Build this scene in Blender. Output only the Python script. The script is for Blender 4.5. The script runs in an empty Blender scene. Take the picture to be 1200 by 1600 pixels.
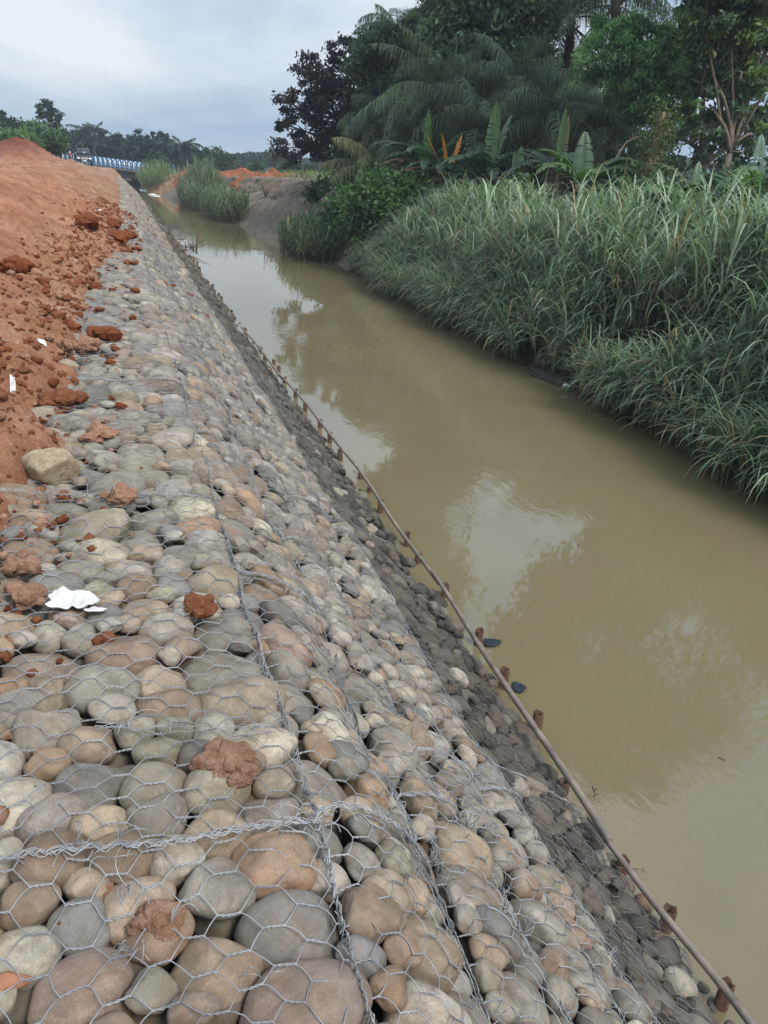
import bpy, math, random
import numpy as np
from mathutils import Vector, Matrix, kdtree
PI = math.pi
R = math.radians
rng = np.random.default_rng(7)
random.seed(7)
sc = bpy.context.scene
col = sc.collection

# ------------------------------------------------------------------ camera
EYE = 3.4                      # metres above the water (water level is z = 0)
F_PX, PITCH, YAW, ROLL = 1155.0, R(24.694), R(19.487), R(3.148)
Fh = np.array([math.sin(YAW), math.cos(YAW), 0.]); Rh = np.array([math.cos(YAW), -math.sin(YAW), 0.]); Zv = np.array([0, 0, 1.])
cF = math.cos(PITCH)*Fh - math.sin(PITCH)*Zv
_U = math.cos(PITCH)*Zv + math.sin(PITCH)*Fh
cR = math.cos(ROLL)*Rh + math.sin(ROLL)*_U
cU = math.cos(ROLL)*_U - math.sin(ROLL)*Rh
cam_d = bpy.data.cameras.new('camera'); cam = bpy.data.objects.new('camera', cam_d); col.objects.link(cam)
cam.matrix_world = Matrix([[cR[0], cU[0], -cF[0], 0], [cR[1], cU[1], -cF[1], 0], [cR[2], cU[2], -cF[2], EYE], [0, 0, 0, 1]])
cam_d.sensor_fit = 'VERTICAL'; cam_d.sensor_height = 36; cam_d.lens = F_PX/1600*36
cam_d.clip_start = 0.05; cam_d.clip_end = 3000
sc.camera = cam
# ------------------------------------------------------------------ sky and light
SUN_EL, SUN_AZ = R(52), R(150)          # azimuth measured from +Y towards +X
w = bpy.data.worlds.new("World"); sc.world = w; w.use_nodes = True
wn, wl = w.node_tree.nodes, w.node_tree.links
wn.clear()
def N(t, nodes, **k):
    n = nodes.new(t)
    for a, b in k.items(): setattr(n, a, b)
    return n
sky = N('ShaderNodeTexSky', wn, sky_type='NISHITA', sun_disc=False, sun_elevation=SUN_EL, sun_rotation=SUN_AZ, air_density=1.3, dust_density=2.0, ozone_density=2.0)
tc = N('ShaderNodeTexCoord', wn); mp = N('ShaderNodeMapping', wn); mp.inputs['Scale'].default_value = (1.1, 1.1, 3.6)
wl.new(tc.outputs['Generated'], mp.inputs['Vector'])
nz = N('ShaderNodeTexNoise', wn); nz.inputs['Scale'].default_value = 1.7; nz.inputs['Detail'].default_value = 7; nz.inputs['Roughness'].default_value = .52; nz.inputs['Distortion'].default_value = .35
wl.new(mp.outputs[0], nz.inputs['Vector'])
cr = N('ShaderNodeValToRGB', wn)
e = cr.color_ramp.elements; e[0].position = .42; e[0].color = (3.4, 4.8, 6.6, 1); e[1].position = .60; e[1].color = (8.8, 9.0, 9.2, 1)
wl.new(nz.outputs['Fac'], cr.inputs['Fac'])
# the cloud is thinner and brighter overhead than near the horizon
dot = N('ShaderNodeVectorMath', wn, operation='DOT_PRODUCT'); dot.inputs[1].default_value = (.10, .12, 1.0)
wl.new(tc.outputs['Generated'], dot.inputs[0])
mr = N('ShaderNodeMapRange', wn, interpolation_type='SMOOTHERSTEP'); mr.inputs['From Min'].default_value = .27; mr.inputs['From Max'].default_value = .62
mr.inputs['To Min'].default_value = 1.0; mr.inputs['To Max'].default_value = 1.75
wl.new(dot.outputs['Value'], mr.inputs['Value'])
sc_ = N('ShaderNodeVectorMath', wn, operation='SCALE'); wl.new(cr.outputs[0], sc_.inputs[0]); wl.new(mr.outputs[0], sc_.inputs['Scale'])
mx = N('ShaderNodeMix', wn, data_type='RGBA'); mx.inputs[0].default_value = .82
wl.new(sky.outputs[0], mx.inputs[6]); wl.new(sc_.outputs[0], mx.inputs[7])
bg = N('ShaderNodeBackground', wn); bg.inputs['Strength'].default_value = .085
wl.new(mx.outputs[2], bg.inputs['Color']); wo = N('ShaderNodeOutputWorld', wn); wl.new(bg.outputs[0], wo.inputs[0])
sun_d = bpy.data.lights.new('sun', 'SUN'); sun_d.energy = 2.6; sun_d.angle = R(20); sun_d.color = (1, .93, .84)
sun = bpy.data.objects.new('sun', sun_d); col.objects.link(sun)
sd = Vector((math.sin(SUN_AZ)*math.cos(SUN_EL), math.cos(SUN_AZ)*math.cos(SUN_EL), math.sin(SUN_EL)))
sun.rotation_euler = sd.to_track_quat('Z', 'Y').to_euler()
sc.view_settings.view_transform = 'Standard'; sc.view_settings.look = 'None'; sc.view_settings.exposure = .42; sc.view_settings.gamma = 1
sc.cycles.max_bounces = 5; sc.cycles.diffuse_bounces = 2; sc.cycles.glossy_bounces = 2; sc.cycles.transparent_max_bounces = 4; sc.cycles.transmission_bounces = 2
sc.cycles.use_denoising = True; sc.cycles.volume_bounces = 0; sc.cycles.volume_step_rate = 5

# ------------------------------------------------------------------ helpers
def ray(px, py):                      # photograph pixel (1200 x 1600) -> direction
    return (px-600)*cR - (py-800)*cU + F_PX*cF
CAM = np.array([0, 0, EYE])
def at(px, py, z=0.0):                # point seen at this pixel on the level z
    r = ray(px, py); return CAM + r*((z-EYE)/r[2])
def at_y(px, py, y):                  # point seen at this pixel at distance y along the river
    r = ray(px, py); return CAM + r*(y/r[1])
def proj(P):
    P = np.atleast_2d(P) - CAM; z = P@cF
    return 600+F_PX*(P@cR)/z, 800-F_PX*(P@cU)/z, z

def _h(ix, iy, iz, seed):
    n = (ix*374761393 + iy*668265263 + iz*2147483647 + seed*1274126177) & 0xffffffff
    n = ((n ^ (n >> 13))*1274126177) & 0xffffffff
    n = ((n ^ (n >> 16))*2246822519) & 0xffffffff
    return ((n ^ (n >> 15)) & 0xffffff)/float(0xffffff)
def vnoise(P, seed=0):                # value noise in [-1,1]; P is (n,3)
    P = np.asarray(P, float)
    if P.ndim == 1: return vnoise(P[None], seed)[0]
    i = np.floor(P).astype(np.int64); f = P-i; f = f*f*f*(f*(f*6-15)+10)
    r = 0
    for dx in (0, 1):
        wx = f[:, 0] if dx else 1-f[:, 0]
        for dy in (0, 1):
            wy = f[:, 1] if dy else 1-f[:, 1]
            for dz in (0, 1):
                wz = f[:, 2] if dz else 1-f[:, 2]
                r = r + wx*wy*wz*_h(i[:, 0]+dx, i[:, 1]+dy, i[:, 2]+dz, seed)
    return r*2-1
def fbm(P, octv=4, seed=0, gain=.5, bil=False):
    P = np.asarray(P, float); a = 1; s = 0; t = 0
    for k in range(octv):
        n = vnoise(P*(2.03**k)+k*17.3, seed+k)
        if bil: n = 1-2*np.abs(n)
        s = s+a*n; t += a; a *= gain
    return s/t

def mesh_np(name, V, Fc, mat=None, parent=None, colors=None, smooth=True, mats=None, mi=None, loc=None):
    """V (n,3); Fc (m,k) faces (or list of such arrays); colors (n,3) per vertex"""
    V = np.asarray(V, np.float32)
    if loc is not None: V = V-np.asarray(loc, np.float32)
    Fl = Fc if isinstance(Fc, list) and np.ndim(Fc[0]) == 2 else [Fc]
    Fl = [np.asarray(f, np.int32) for f in Fl if len(f)]
    me = bpy.data.meshes.new(name)
    tot = sum(f.size for f in Fl); nf = sum(len(f) for f in Fl)
    me.vertices.add(len(V)); me.vertices.foreach_set('co', V.ravel())
    me.loops.add(tot); me.polygons.add(nf)
    me.loops.foreach_set('vertex_index', np.concatenate([f.ravel() for f in Fl]))
    cnt = np.concatenate([np.full(len(f), f.shape[1], np.int32) for f in Fl])
    st = np.concatenate([[0], np.cumsum(cnt)[:-1]]).astype(np.int32)
    me.polygons.foreach_set('loop_start', st)
    if smooth: me.polygons.foreach_set('use_smooth', np.ones(nf, bool))
    if colors is not None:
        ca = me.color_attributes.new('tint', 'FLOAT_COLOR', 'POINT')
        c = np.ones((len(V), 4), np.float32); c[:, :3] = colors; ca.data.foreach_set('color', c.ravel())
    me.update(calc_edges=True); me.validate()
    if mats:
        for m in mats: me.materials.append(m)
        me.polygons.foreach_set('material_index', np.asarray(mi, np.int32))
    elif mat: me.materials.append(mat)
    o = bpy.data.objects.new(name, me); col.objects.link(o)
    if loc is not None: o.location = loc
    if parent: o.parent = parent
    return o
def tag(o, label=None, cat=None, group=None, kind=None):
    for k, v in (('label', label), ('category', cat), ('group', group), ('kind', kind)):
        if v: o[k] = v
    return o
def empty(name, loc, label=None, cat=None, group=None, rz=0):
    o = bpy.data.objects.new(name, None); col.objects.link(o); o.location = loc; o.rotation_euler.z = rz
    o.empty_display_size = .1
    return tag(o, label, cat, group)

def norm(v):
    v = np.asarray(v, float); n = np.linalg.norm(v, axis=-1, keepdims=True); return v/np.maximum(n, 1e-9)
class MB:
    """collects verts / quads / tris / colours"""
    def __init__(s): s.V = []; s.Q = []; s.T = []; s.C = []; s.n = 0
    def add(s, V, Q=None, T=None, c=None):
        V = np.asarray(V, float)
        if Q is not None and len(Q): s.Q.append(np.asarray(Q)+s.n)
        if T is not None and len(T): s.T.append(np.asarray(T)+s.n)
        s.V.append(V); s.n += len(V)
        if c is not None: s.C.append(np.broadcast_to(np.asarray(c, float), (len(V), 3)))
    def box(s, c, d, rz=0, col=None, taper=1.0):
        x, y, z = np.array(d)/2; v = np.array([[-x, -y, -z], [x, -y, -z], [x, y, -z], [-x, y, -z], [-x*taper, -y*taper, z], [x*taper, -y*taper, z], [x*taper, y*taper, z], [-x*taper, y*taper, z]])
        cz, sz = math.cos(rz), math.sin(rz)
        v = v@np.array([[cz, sz, 0], [-sz, cz, 0], [0, 0, 1]])+np.array(c)
        s.add(v, [[0, 3, 2, 1], [4, 5, 6, 7], [0, 1, 5, 4], [1, 2, 6, 5], [2, 3, 7, 6], [3, 0, 4, 7]], c=col)
    def tube(s, P, r, n=6, col=None, caps=True):
        P = np.asarray(P, float); m = len(P); r = np.broadcast_to(np.asarray(r, float), (m,))
        t = norm(np.gradient(P, axis=0)); up = np.array([0, 0, 1.]) if abs(t[0][2]) < .9 else np.array([1., 0, 0])
        a = norm(np.cross(t, up)); b = np.cross(t, a)
        th = np.arange(n)*2*PI/n
        V = P[:, None, :]+r[:, None, None]*(np.cos(th)[None, :, None]*a[:, None, :]+np.sin(th)[None, :, None]*b[:, None, :])
        V = V.reshape(-1, 3); i = np.arange(m-1)[:, None]*n; j = np.arange(n)[None, :]; k = (j+1) % n
        Q = np.stack([i+j, i+k, i+n+k, i+n+j], -1).reshape(-1, 4); T = None
        if caps:
            V = np.vstack([V, P[:1], P[-1:]]); jj = np.arange(n); kk = (jj+1) % n
            T = np.vstack([np.stack([kk, jj, np.full(n, m*n)], -1), np.stack([(m-1)*n+jj, (m-1)*n+kk, np.full(n, m*n+1)], -1)])
        s.add(V, Q, T, c=col)
    def build(s, name, mat, parent=None, smooth=True, loc=None):
        if not s.V: return None
        V = np.vstack(s.V); fl = []
        if s.Q: fl.append(np.vstack(s.Q))
        if s.T: fl.append(np.vstack(s.T))
        C = np.vstack(s.C) if s.C and sum(len(c) for c in s.C) == len(V) else None
        return mesh_np(name, V, fl, mat, parent, C, smooth, loc=loc)

def tubes_np(A, B, r, n=4):
    """many straight tubes at once: A,B (m,3)"""
    A = np.asarray(A, float); B = np.asarray(B, float); m = len(A); t = norm(B-A)
    up = np.where(np.abs(t[:, 2:3]) < .9, np.array([[0, 0, 1.]]), np.array([[1., 0, 0]]))
    a = norm(np.cross(t, up)); b = np.cross(t, a); th = np.arange(n)*2*PI/n+.4
    rr = np.broadcast_to(np.asarray(r, float), (m,))[:, None, None]
    ring = rr*(np.cos(th)[None, :, None]*a[:, None, :]+np.sin(th)[None, :, None]*b[:, None, :])
    ext = t[:, None, :]*rr*.6
    V = np.concatenate([A[:, None, :]+ring-ext, B[:, None, :]+ring+ext], 1).reshape(-1, 3)
    base = np.arange(m)[:, None]*2*n; j = np.arange(n)[None, :]; k = (j+1) % n
    Q = np.stack([base+j, base+k, base+n+k, base+n+j], -1).reshape(-1, 4)
    return V, Q

# ------------------------------------------------------------------ materials
MATS = {}
def material(name, build):
    m = bpy.data.materials.new(name); m.use_nodes = True; nt = m.node_tree; nt.nodes.clear()
    out = nt.nodes.new('ShaderNodeOutputMaterial'); build(nt, out); MATS[name] = m; return m
class NB:
    def __init__(s, nt): s.nt = nt
    def n(s, t, **k): return N(t, s.nt.nodes, **k)
    def l(s, a, b): s.nt.links.new(a, b)
    def noise(s, vec, scale, detail=4, rough=.55, dist=0):
        n = s.n('ShaderNodeTexNoise'); n.inputs['Scale'].default_value = scale; n.inputs['Detail'].default_value = detail
        n.inputs['Roughness'].default_value = rough; n.inputs['Distortion'].default_value = dist; s.l(vec, n.inputs['Vector']); return n.outputs['Fac']
    def ramp(s, fac, stops):
        r = s.n('ShaderNodeValToRGB'); el = r.color_ramp.elements
        el[0].position, el[0].color = stops[0][0], (*stops[0][1], 1); el[1].position, el[1].color = stops[-1][0], (*stops[-1][1], 1)
        for p, c in stops[1:-1]: q = el.new(p); q.color = (*c, 1)
        s.l(fac, r.inputs[0]); return r.outputs[0]
    def rng(s, v, a, b, c=0, d=1):
        m = s.n('ShaderNodeMapRange'); m.inputs[1].default_value = a; m.inputs[2].default_value = b; m.inputs[3].default_value = c; m.inputs[4].default_value = d
        s.l(v, m.inputs[0]); return m.outputs[0]
    def mix(s, fac, a, b, mode='MIX'):
        m = s.n('ShaderNodeMix', data_type='RGBA', blend_type=mode)
        for sock, v in ((m.inputs[0], fac), (m.inputs[6], a), (m.inputs[7], b)):
            if isinstance(v, (int, float)): sock.default_value = v
            elif isinstance(v, tuple): sock.default_value = (*v, 1)
            else: s.l(v, sock)
        return m.outputs[2]
    def math(s, op, a, b=None):
        m = s.n('ShaderNodeMath', operation=op)
        for i, v in enumerate((a, b)):
            if v is None: continue
            if isinstance(v, (int, float)): m.inputs[i].default_value = v
            else: s.l(v, m.inputs[i])
        return m.outputs[0]
    def pos(s): return s.n('ShaderNodeNewGeometry').outputs['Position']
    def bump(s, h, dist=.01, strength=1.0, prev=None):
        b = s.n('ShaderNodeBump'); b.inputs['Distance'].default_value = dist; b.inputs['Strength'].default_value = strength
        s.l(h, b.inputs['Height'])
        if prev is not None: s.l(prev, b.inputs['Normal'])
        return b.outputs[0]
    def pbsdf(s, out, color, rough=.8, normal=None, spec=.5, metal=0.0):
        p = s.n('ShaderNodeBsdfPrincipled')
        for sock, v in (('Base Color', color), ('Roughness', rough), ('Metallic', metal), ('Specular IOR Level', spec)):
            if isinstance(v, (int, float)): p.inputs[sock].default_value = v
            elif isinstance(v, tuple): p.inputs[sock].default_value = (*v, 1)
            else: s.l(v, p.inputs[sock])
        if normal is not None: s.l(normal, p.inputs['Normal'])
        if out is not None: s.l(p.outputs[0], out.inputs[0])
        return p
def m_cobble(nt, out):
    b = NB(nt); P = b.pos(); A = b.n('ShaderNodeAttribute', attribute_name='tint').outputs['Color']
    c = b.mix(b.rng(b.noise(P, 9, 5, .62, .6), .38, .66), A, b.mix(1.0, A, (.66, .60, .52), 'MULTIPLY'))
    # rusty brown stains and pale dried-mud film
    c = b.mix(b.rng(b.noise(P, 5.3, 7, .74, 1.4), .52, .70, 0, .62), c, b.mix(1.0, A, (.95, .62, .42), 'MULTIPLY'))
    c = b.mix(b.rng(b.noise(P, 27, 6, .75, .8), .45, .62, 0, .38), c, (.115, .095, .07))
    c = b.mix(b.rng(b.noise(P, 13, 8, .78, .5), .48, .68, 0, .7), c, b.mix(1.0, A, (1.55, 1.45, 1.30), 'MULTIPLY'))
    sp = b.noise(P, 240, 3, .7); c = b.mix(b.rng(sp, .3, .7, .0, .35), c, (.10, .09, .08))
    mic = b.noise(P, 420, 2, .5); c = b.mix(b.rng(mic, .60, .74, 0, .35), c, b.mix(1.0, A, (2.1, 2.1, 2.1), 'MULTIPLY'))
    n = b.bump(b.noise(P, 60, 8, .68), .004, .6); n = b.bump(b.noise(P, 300, 4, .7), .0012, .7, n)
    b.pbsdf(out, c, b.rng(b.noise(P, 20, 3), .3, .7, .68, .95), n, .28)
def m_soil(nt, out):
    b = NB(nt); P = b.pos()
    A = b.n('ShaderNodeAttribute', attribute_name='tint').outputs['Color']
    c = b.ramp(b.noise(P, 1.4, 8, .66, .4), [(.3, (.19, .078, .040)), (.46, (.31, .148, .085)), (.6, (.39, .215, .135)), (.8, (.45, .31, .22))])
    c = b.mix(b.rng(b.noise(P, 13, 7, .75, .6), .42, .66, 0, .75), c, (.20, .075, .035))
    c = b.mix(b.rng(b.noise(P, 55, 4, .7), .56, .72, 0, .55), c, (.50, .34, .24))
    c = b.mix(1.0, c, A, 'MULTIPLY')
    n = b.bump(b.noise(P, 26, 10, .72), .03, .9); n = b.bump(b.noise(P, 130, 5, .7), .006, .8, n)
    b.pbsdf(out, c, .95, n, .12)
def m_clod(nt, out):
    b = NB(nt); P = b.pos(); A = b.n('ShaderNodeAttribute', attribute_name='tint').outputs['Color']
    c = b.mix(b.rng(b.noise(P, 30, 6, .7), .35, .65), A, b.mix(1.0, A, (.62, .50, .42), 'MULTIPLY'))
    c = b.mix(b.rng(b.noise(P, 90, 5, .7), .55, .75, 0, .5), c, b.mix(1.0, A, (1.5, 1.6, 1.7), 'MULTIPLY'))
    n = b.bump(b.noise(P, 45, 9, .75), .016, .9); n = b.bump(b.noise(P, 200, 4, .7), .003, .8, n)
    b.pbsdf(out, c, .95, n, .1)
def m_ground(nt, out):
    b = NB(nt); P = b.pos()
    c = b.ramp(b.noise(P, .55, 9, .7, .5), [(.3, (.13, .105, .075)), (.5, (.22, .185, .14)), (.7, (.30, .25, .19))])
    c = b.mix(b.rng(b.noise(P, 5, 7, .7), .52, .7, 0, .5), c, (.34, .16, .09))
    n = b.bump(b.noise(P, 7, 9, .72), .06, .9)
    b.pbsdf(out, c, .95, n, .1)
def m_mud(nt, out):
    b = NB(nt); P = b.pos()
    c = b.ramp(b.noise(P, .9, 9, .72, .8), [(.3, (.075, .06, .045)), (.5, (.15, .122, .092)), (.72, (.26, .215, .165))])
    st = b.n('ShaderNodeMapping'); st.inputs['Scale'].default_value = (1, 1, 7); b.l(P, st.inputs[0])
    c = b.mix(b.rng(b.noise(st.outputs[0], 1.2, 6, .7), .45, .7, 0, .6), c, (.095, .08, .06))
    n = b.bump(b.noise(P, 4, 10, .72), .12, .9)
    b.pbsdf(out, c, .85, n, .25)
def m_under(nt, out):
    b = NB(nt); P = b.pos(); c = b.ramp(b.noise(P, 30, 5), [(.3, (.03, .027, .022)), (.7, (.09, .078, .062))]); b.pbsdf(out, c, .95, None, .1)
def m_water(nt, out):
    b = NB(nt); P = b.pos()
    c = b.ramp(b.noise(P, .16, 4, .5, .6), [(.3, (.142, .120, .066)), (.7, (.172, .148, .088))])
    st = b.n('ShaderNodeMapping'); st.inputs['Scale'].default_value = (1.0, .42, 1); b.l(P, st.inputs[0])
    n = b.bump(b.noise(st.outputs[0], 1.1, 2, .5), .008, .55)
    mask = b.rng(b.noise(P, .33, 3, .5), .44, .66)
    rip = b.math('MULTIPLY', b.noise(st.outputs[0], 9, 3, .55, .4), mask)
    n = b.bump(rip, .0045, .9, n)
    p = b.pbsdf(out, c, .035, n, .5); p.inputs['IOR'].default_value = 1.62
def m_leafy(rough=.55, trans=.28, tr_tint=(1.3, 1.5, .7), spec=.35):
    def f(nt, out):
        b = NB(nt); A = b.n('ShaderNodeAttribute', attribute_name='tint').outputs['Color']
        c = b.mix(b.rng(b.noise(b.pos(), 2.2, 3, .6), .3, .7, 0, .35), A, b.mix(1.0, A, (.6, .62, .55), 'MULTIPLY'))
        p = b.pbsdf(None, c, rough, None, spec)
        t = b.n('ShaderNodeBsdfTranslucent'); b.l(b.mix(1.0, c, tr_tint, 'MULTIPLY'), t.inputs[0])
        m = b.n('ShaderNodeMixShader'); m.inputs[0].default_value = trans; b.l(p.outputs[0], m.inputs[1]); b.l(t.outputs[0], m.inputs[2]); b.l(m.outputs[0], out.inputs[0])
    return f
def m_plain(color, rough=.7, metal=0.0, var=.25, scale=20, bump=.002, spec=.4):
    def f(nt, out):
        b = NB(nt); P = b.pos(); dk = tuple(x*(1-var) for x in color); lt = tuple(min(1, x*(1+var)) for x in color)
        c = b.ramp(b.noise(P, scale, 6, .65, .3), [(.3, dk), (.7, lt)])
        b.pbsdf(out, c, rough, b.bump(b.noise(P, scale*3, 5), bump, .7), spec, metal)
    return f
def m_bark(dark, light):
    def f(nt, out):
        b = NB(nt); st = b.n('ShaderNodeMapping'); st.inputs['Scale'].default_value = (1, 1, .22); b.l(b.pos(), st.inputs[0])
        c = b.ramp(b.noise(st.outputs[0], 14, 7, .7), [(.35, dark), (.65, light)])
        b.pbsdf(out, c, .9, b.bump(b.noise(st.outputs[0], 30, 6, .7), .02, .8), .2)
    return f
def m_wire(nt, out):
    b = NB(nt); P = b.pos()
    c = b.ramp(b.noise(P, 6, 4), [(.35, (.19, .20, .22)), (.65, (.36, .375, .39))])
    c = b.mix(b.rng(b.noise(P, 40, 3), .55, .7, 0, .4), c, (.20, .155, .12))
    b.pbsdf(out, c, .45, None, .5, .35)
def m_wire_wet(nt, out):
    b = NB(nt); c = b.ramp(b.noise(b.pos(), 9, 4), [(.35, (.12, .12, .12)), (.65, (.27, .275, .28))]); b.pbsdf(out, c, .55, None, .4, .2)
M = {}
for nm, fn in dict(cobble=m_cobble, soil=m_soil, clod=m_clod, ground=m_ground, mud=m_mud, under=m_under, water=m_water, wire=m_wire, wire_wet=m_wire_wet,
        leaf=m_leafy(), cane=m_leafy(.5, .25, (1.2, 1.35, .8), .45), frond=m_leafy(.6, .25, (1.2, 1.4, .7), .2), banana=m_leafy(.38, .3, (1.3, 1.5, .6), .5),
        bark=m_bark((.05, .04, .03), (.16, .13, .10)), pale_bark=m_bark((.10, .08, .06), (.26, .215, .165)), dead=m_bark((.09, .065, .045), (.25, .19, .13)),
        bamboo=m_plain((.175, .150, .125), .6, 0, .45, 7, .003), bamboo_end=m_plain((.072, .040, .026), .85, 0, .6, 30, .004),
        cloth=m_plain((.60, .60, .60), .9, 0, .12, 25, .012), blue_cloth=m_plain((.012, .020, .028), .8, 0, .3, 20, .004),
        blue_paint=m_plain((.04, .16, .33), .6, 0, .2, 4), white_paint=m_plain((.72, .76, .78), .6, 0, .1, 4), concrete=m_plain((.09, .085, .085), .9, 0, .3, 2, .01),
        steel_dark=m_plain((.025, .03, .035), .6, .2, .3, 3), glass=m_plain((.03, .04, .05), .08, 0, .1, 3, 0, .8), rubber=m_plain((.02, .02, .02), .85),
        silver=m_plain((.50, .51, .52), .35, .5, .1, 3, .0005), red_paint=m_plain((.42, .03, .03), .35, 0, .1, 4), road=m_plain((.30, .235, .18), .95, 0, .3, 2, .03),
        skin=m_plain((.22, .12, .08), .6), dark_cloth=m_plain((.03, .03, .045), .9), tarp=m_plain((.42, .60, .80), .5, 0, .1, 3), sand=m_plain((.62, .63, .62), .9, 0, .25, 3, .02),
        lamp=m_plain((.85, .85, .8), .2), shard=m_plain((.30, .14, .08), .85, 0, .2, 30)).items():
    M[nm] = material(nm, fn)

# ------------------------------------------------------------------ revetment profile: X,Z as functions of s (arc length, 0 = brow)
BR_X, BR_Z, SL = .30, 2.05, .95
TOPSL = .07
LS = math.hypot(1, SL); LT = math.hypot(1, TOPSL)
SEAMS = [0, .43, .77, 1.13, 1.45, 2.80]          # slope courses along s; the top course is s < 0
def prof(s):
    s = np.asarray(s, float)
    k = .05                                          # soft brow
    w_ = 1/(1+np.exp(-np.clip(s/k, -40, 40)))
    sp = k*np.logaddexp(0, s/k); sn = s-sp           # smooth max(s,0), min(s,0)
    X = BR_X+sn/LT+sp/LS; Z = BR_Z-TOPSL*sn/LT-SL*sp/LS
    nx = (1-w_)*TOPSL/LT+w_*SL/LS; nz = (1-w_)/LT+w_/LS
    L = np.hypot(nx, nz); return X, Z, nx/L, nz/L
def bulge(s, y):
    s = np.asarray(s, float); b = np.zeros_like(s)
    for a, c in zip(SEAMS[:-1], SEAMS[1:]):
        m = (s >= a) & (s < c); b = np.where(m, .07*np.sin(PI*np.clip((s-a)/(c-a), 0, 1))**.6-.028, b)
    b = np.where(s > 1.45, -.05-.10*np.sin(PI*np.clip((s-1.45)/1.35, 0, 1))**.5, b)
    b = np.where(s < 0, .02*np.clip(-s/.15, 0, 1), b)
    return b+.025*vnoise(np.stack([s*2.1, np.asarray(y)*1.6, s*0], -1), 5)
def SY(s, y, h=0.0):                                # surface point, h along the normal
    X, Z, nx, nz = prof(s); hh = h+bulge(s, y)
    return np.stack([X+nx*hh, np.broadcast_to(y, np.shape(X)), Z+nz*hh], -1)
def Ssurf(X):                                        # height of the revetment surface at X
    return np.where(X < BR_X, BR_Z+TOPSL*(BR_X-X), BR_Z-SL*(X-BR_X))
def s_of_x(X): return (X-BR_X)*LT if X < BR_X else (X-BR_X)*LS
def hit(px, py, off=0.0):                            # pixel -> point on the revetment
    r = ray(px, py); lo, hi = 0.3/abs(r[2]), 60/abs(r[1])
    g = lambda t: (CAM+r*t)[2]-float(Ssurf((CAM+r*t)[0]))-off
    t = np.linspace(lo, hi, 4000); P = CAM+r[None, :]*t[:, None]; d = P[:, 2]-Ssurf(P[:, 0])-off
    k = np.argmax(d < 0)
    if k == 0: return CAM+r*lo
    a, b_ = t[k-1], t[k]
    for _ in range(30):
        m_ = (a+b_)/2
        if g(m_) > 0: a = m_
        else: b_ = m_
    return CAM+r*a

# ------------------------------------------------------------------ soil: edge line and height
XB = np.array([(.3, -.62), (.9, -.60), (1.3, -.62), (1.9, -.60), (2.35, -.54), (2.9, -.48), (3.6, -.44), (4.5, -.48), (5.3, -.46), (6.2, -.42), (7.3, -.50), (8.5, -.34), (9.7, -.42), (11.5, -.30), (12.8, -.02), (14.3, .05), (16, -.10), (19, -.05), (24, .0), (30, .02), (60, .0), (120, -.2)])
def soil_z(X, Y, fine=True):
    xb = np.interp(Y, XB[:, 0], XB[:, 1]); P = np.stack([X, Y, X*0], -1)
    d = xb-X+.16*fbm(P*2.2, 4, 11)+.06*vnoise(P*11, 41)
    h = np.where(d > 0, .045*np.tanh(d/.06)+.33*d, d*.9)
    top = 3.02-.62*np.clip((Y-24)/45, 0, 1)+.12*vnoise(P*.25, 3)
    z = Ssurf(np.minimum(X, .3))*0+Ssurf(X)+h
    z = np.where(z > top-.25, top-.25*np.exp(-(np.maximum(z-(top-.25), 0))/.25), z)
    m = np.clip((d+.02)/.35, 0, 1)
    z = z+np.clip((Y-22)/10, 0, 1)*m*.22*np.clip(fbm(P*1.1, 4, 28, .6), -.2, 1)
    z = z+m*(.10*fbm(P*.9, 3, 21)+.09*fbm(P*2.6, 4, 22, .6, True))
    if fine:
        cl = np.clip(.4+1.4*fbm(P*1.3, 2, 31), 0, 1.3)
        z = z+np.clip(d/.12, 0, 1)*cl*(.075*fbm(P*7, 4, 23, .62)*np.abs(fbm(P*3, 2, 29))*2.2+.040*fbm(P*12, 4, 25, .65, True)+.018*fbm(P*31, 2, 24, .6, True))
        # diagonal furrows left by the digger further along
        z = z+.03*np.clip((Y-5)/4, 0, 1)*m*fbm(np.stack([(X*.9+Y*.25)*2.2, (Y*.5-X)*.35, X*0], -1), 3, 27, .5, True)
    # a heap near the far end and rough lumps near the end of the revetment
    z = z+1.5*np.exp(-((np.abs(X+6.2)/2.5)**1.6)-((Y-62)/6)**2)*(1+.12*vnoise(P*.8, 5))+.9*np.exp(-((X+10.5)/3.4)**2-((Y-66)/6)**2)
    z = z+.12*np.exp(-((X+1.9)/1.1)**2-((Y-48)/8)**2)*(1+fbm(P*1.5, 3, 77))
    # fall to road level towards the bridge
    z = np.where(Y > 66, z-np.clip((Y-66)/20, 0, 1)*np.maximum(z-2.35, 0)*.9, z)
    return z
# ================================================================== STRUCTURE: ground, water, soil, banks
def grid_faces(nu, nv):
    i = np.arange(nu-1)[:, None]*nv; j = np.arange(nv-1)[None, :]
    return np.stack([i+j, i+j+1, i+nv+j+1, i+nv+j], -1).reshape(-1, 4)
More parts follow.
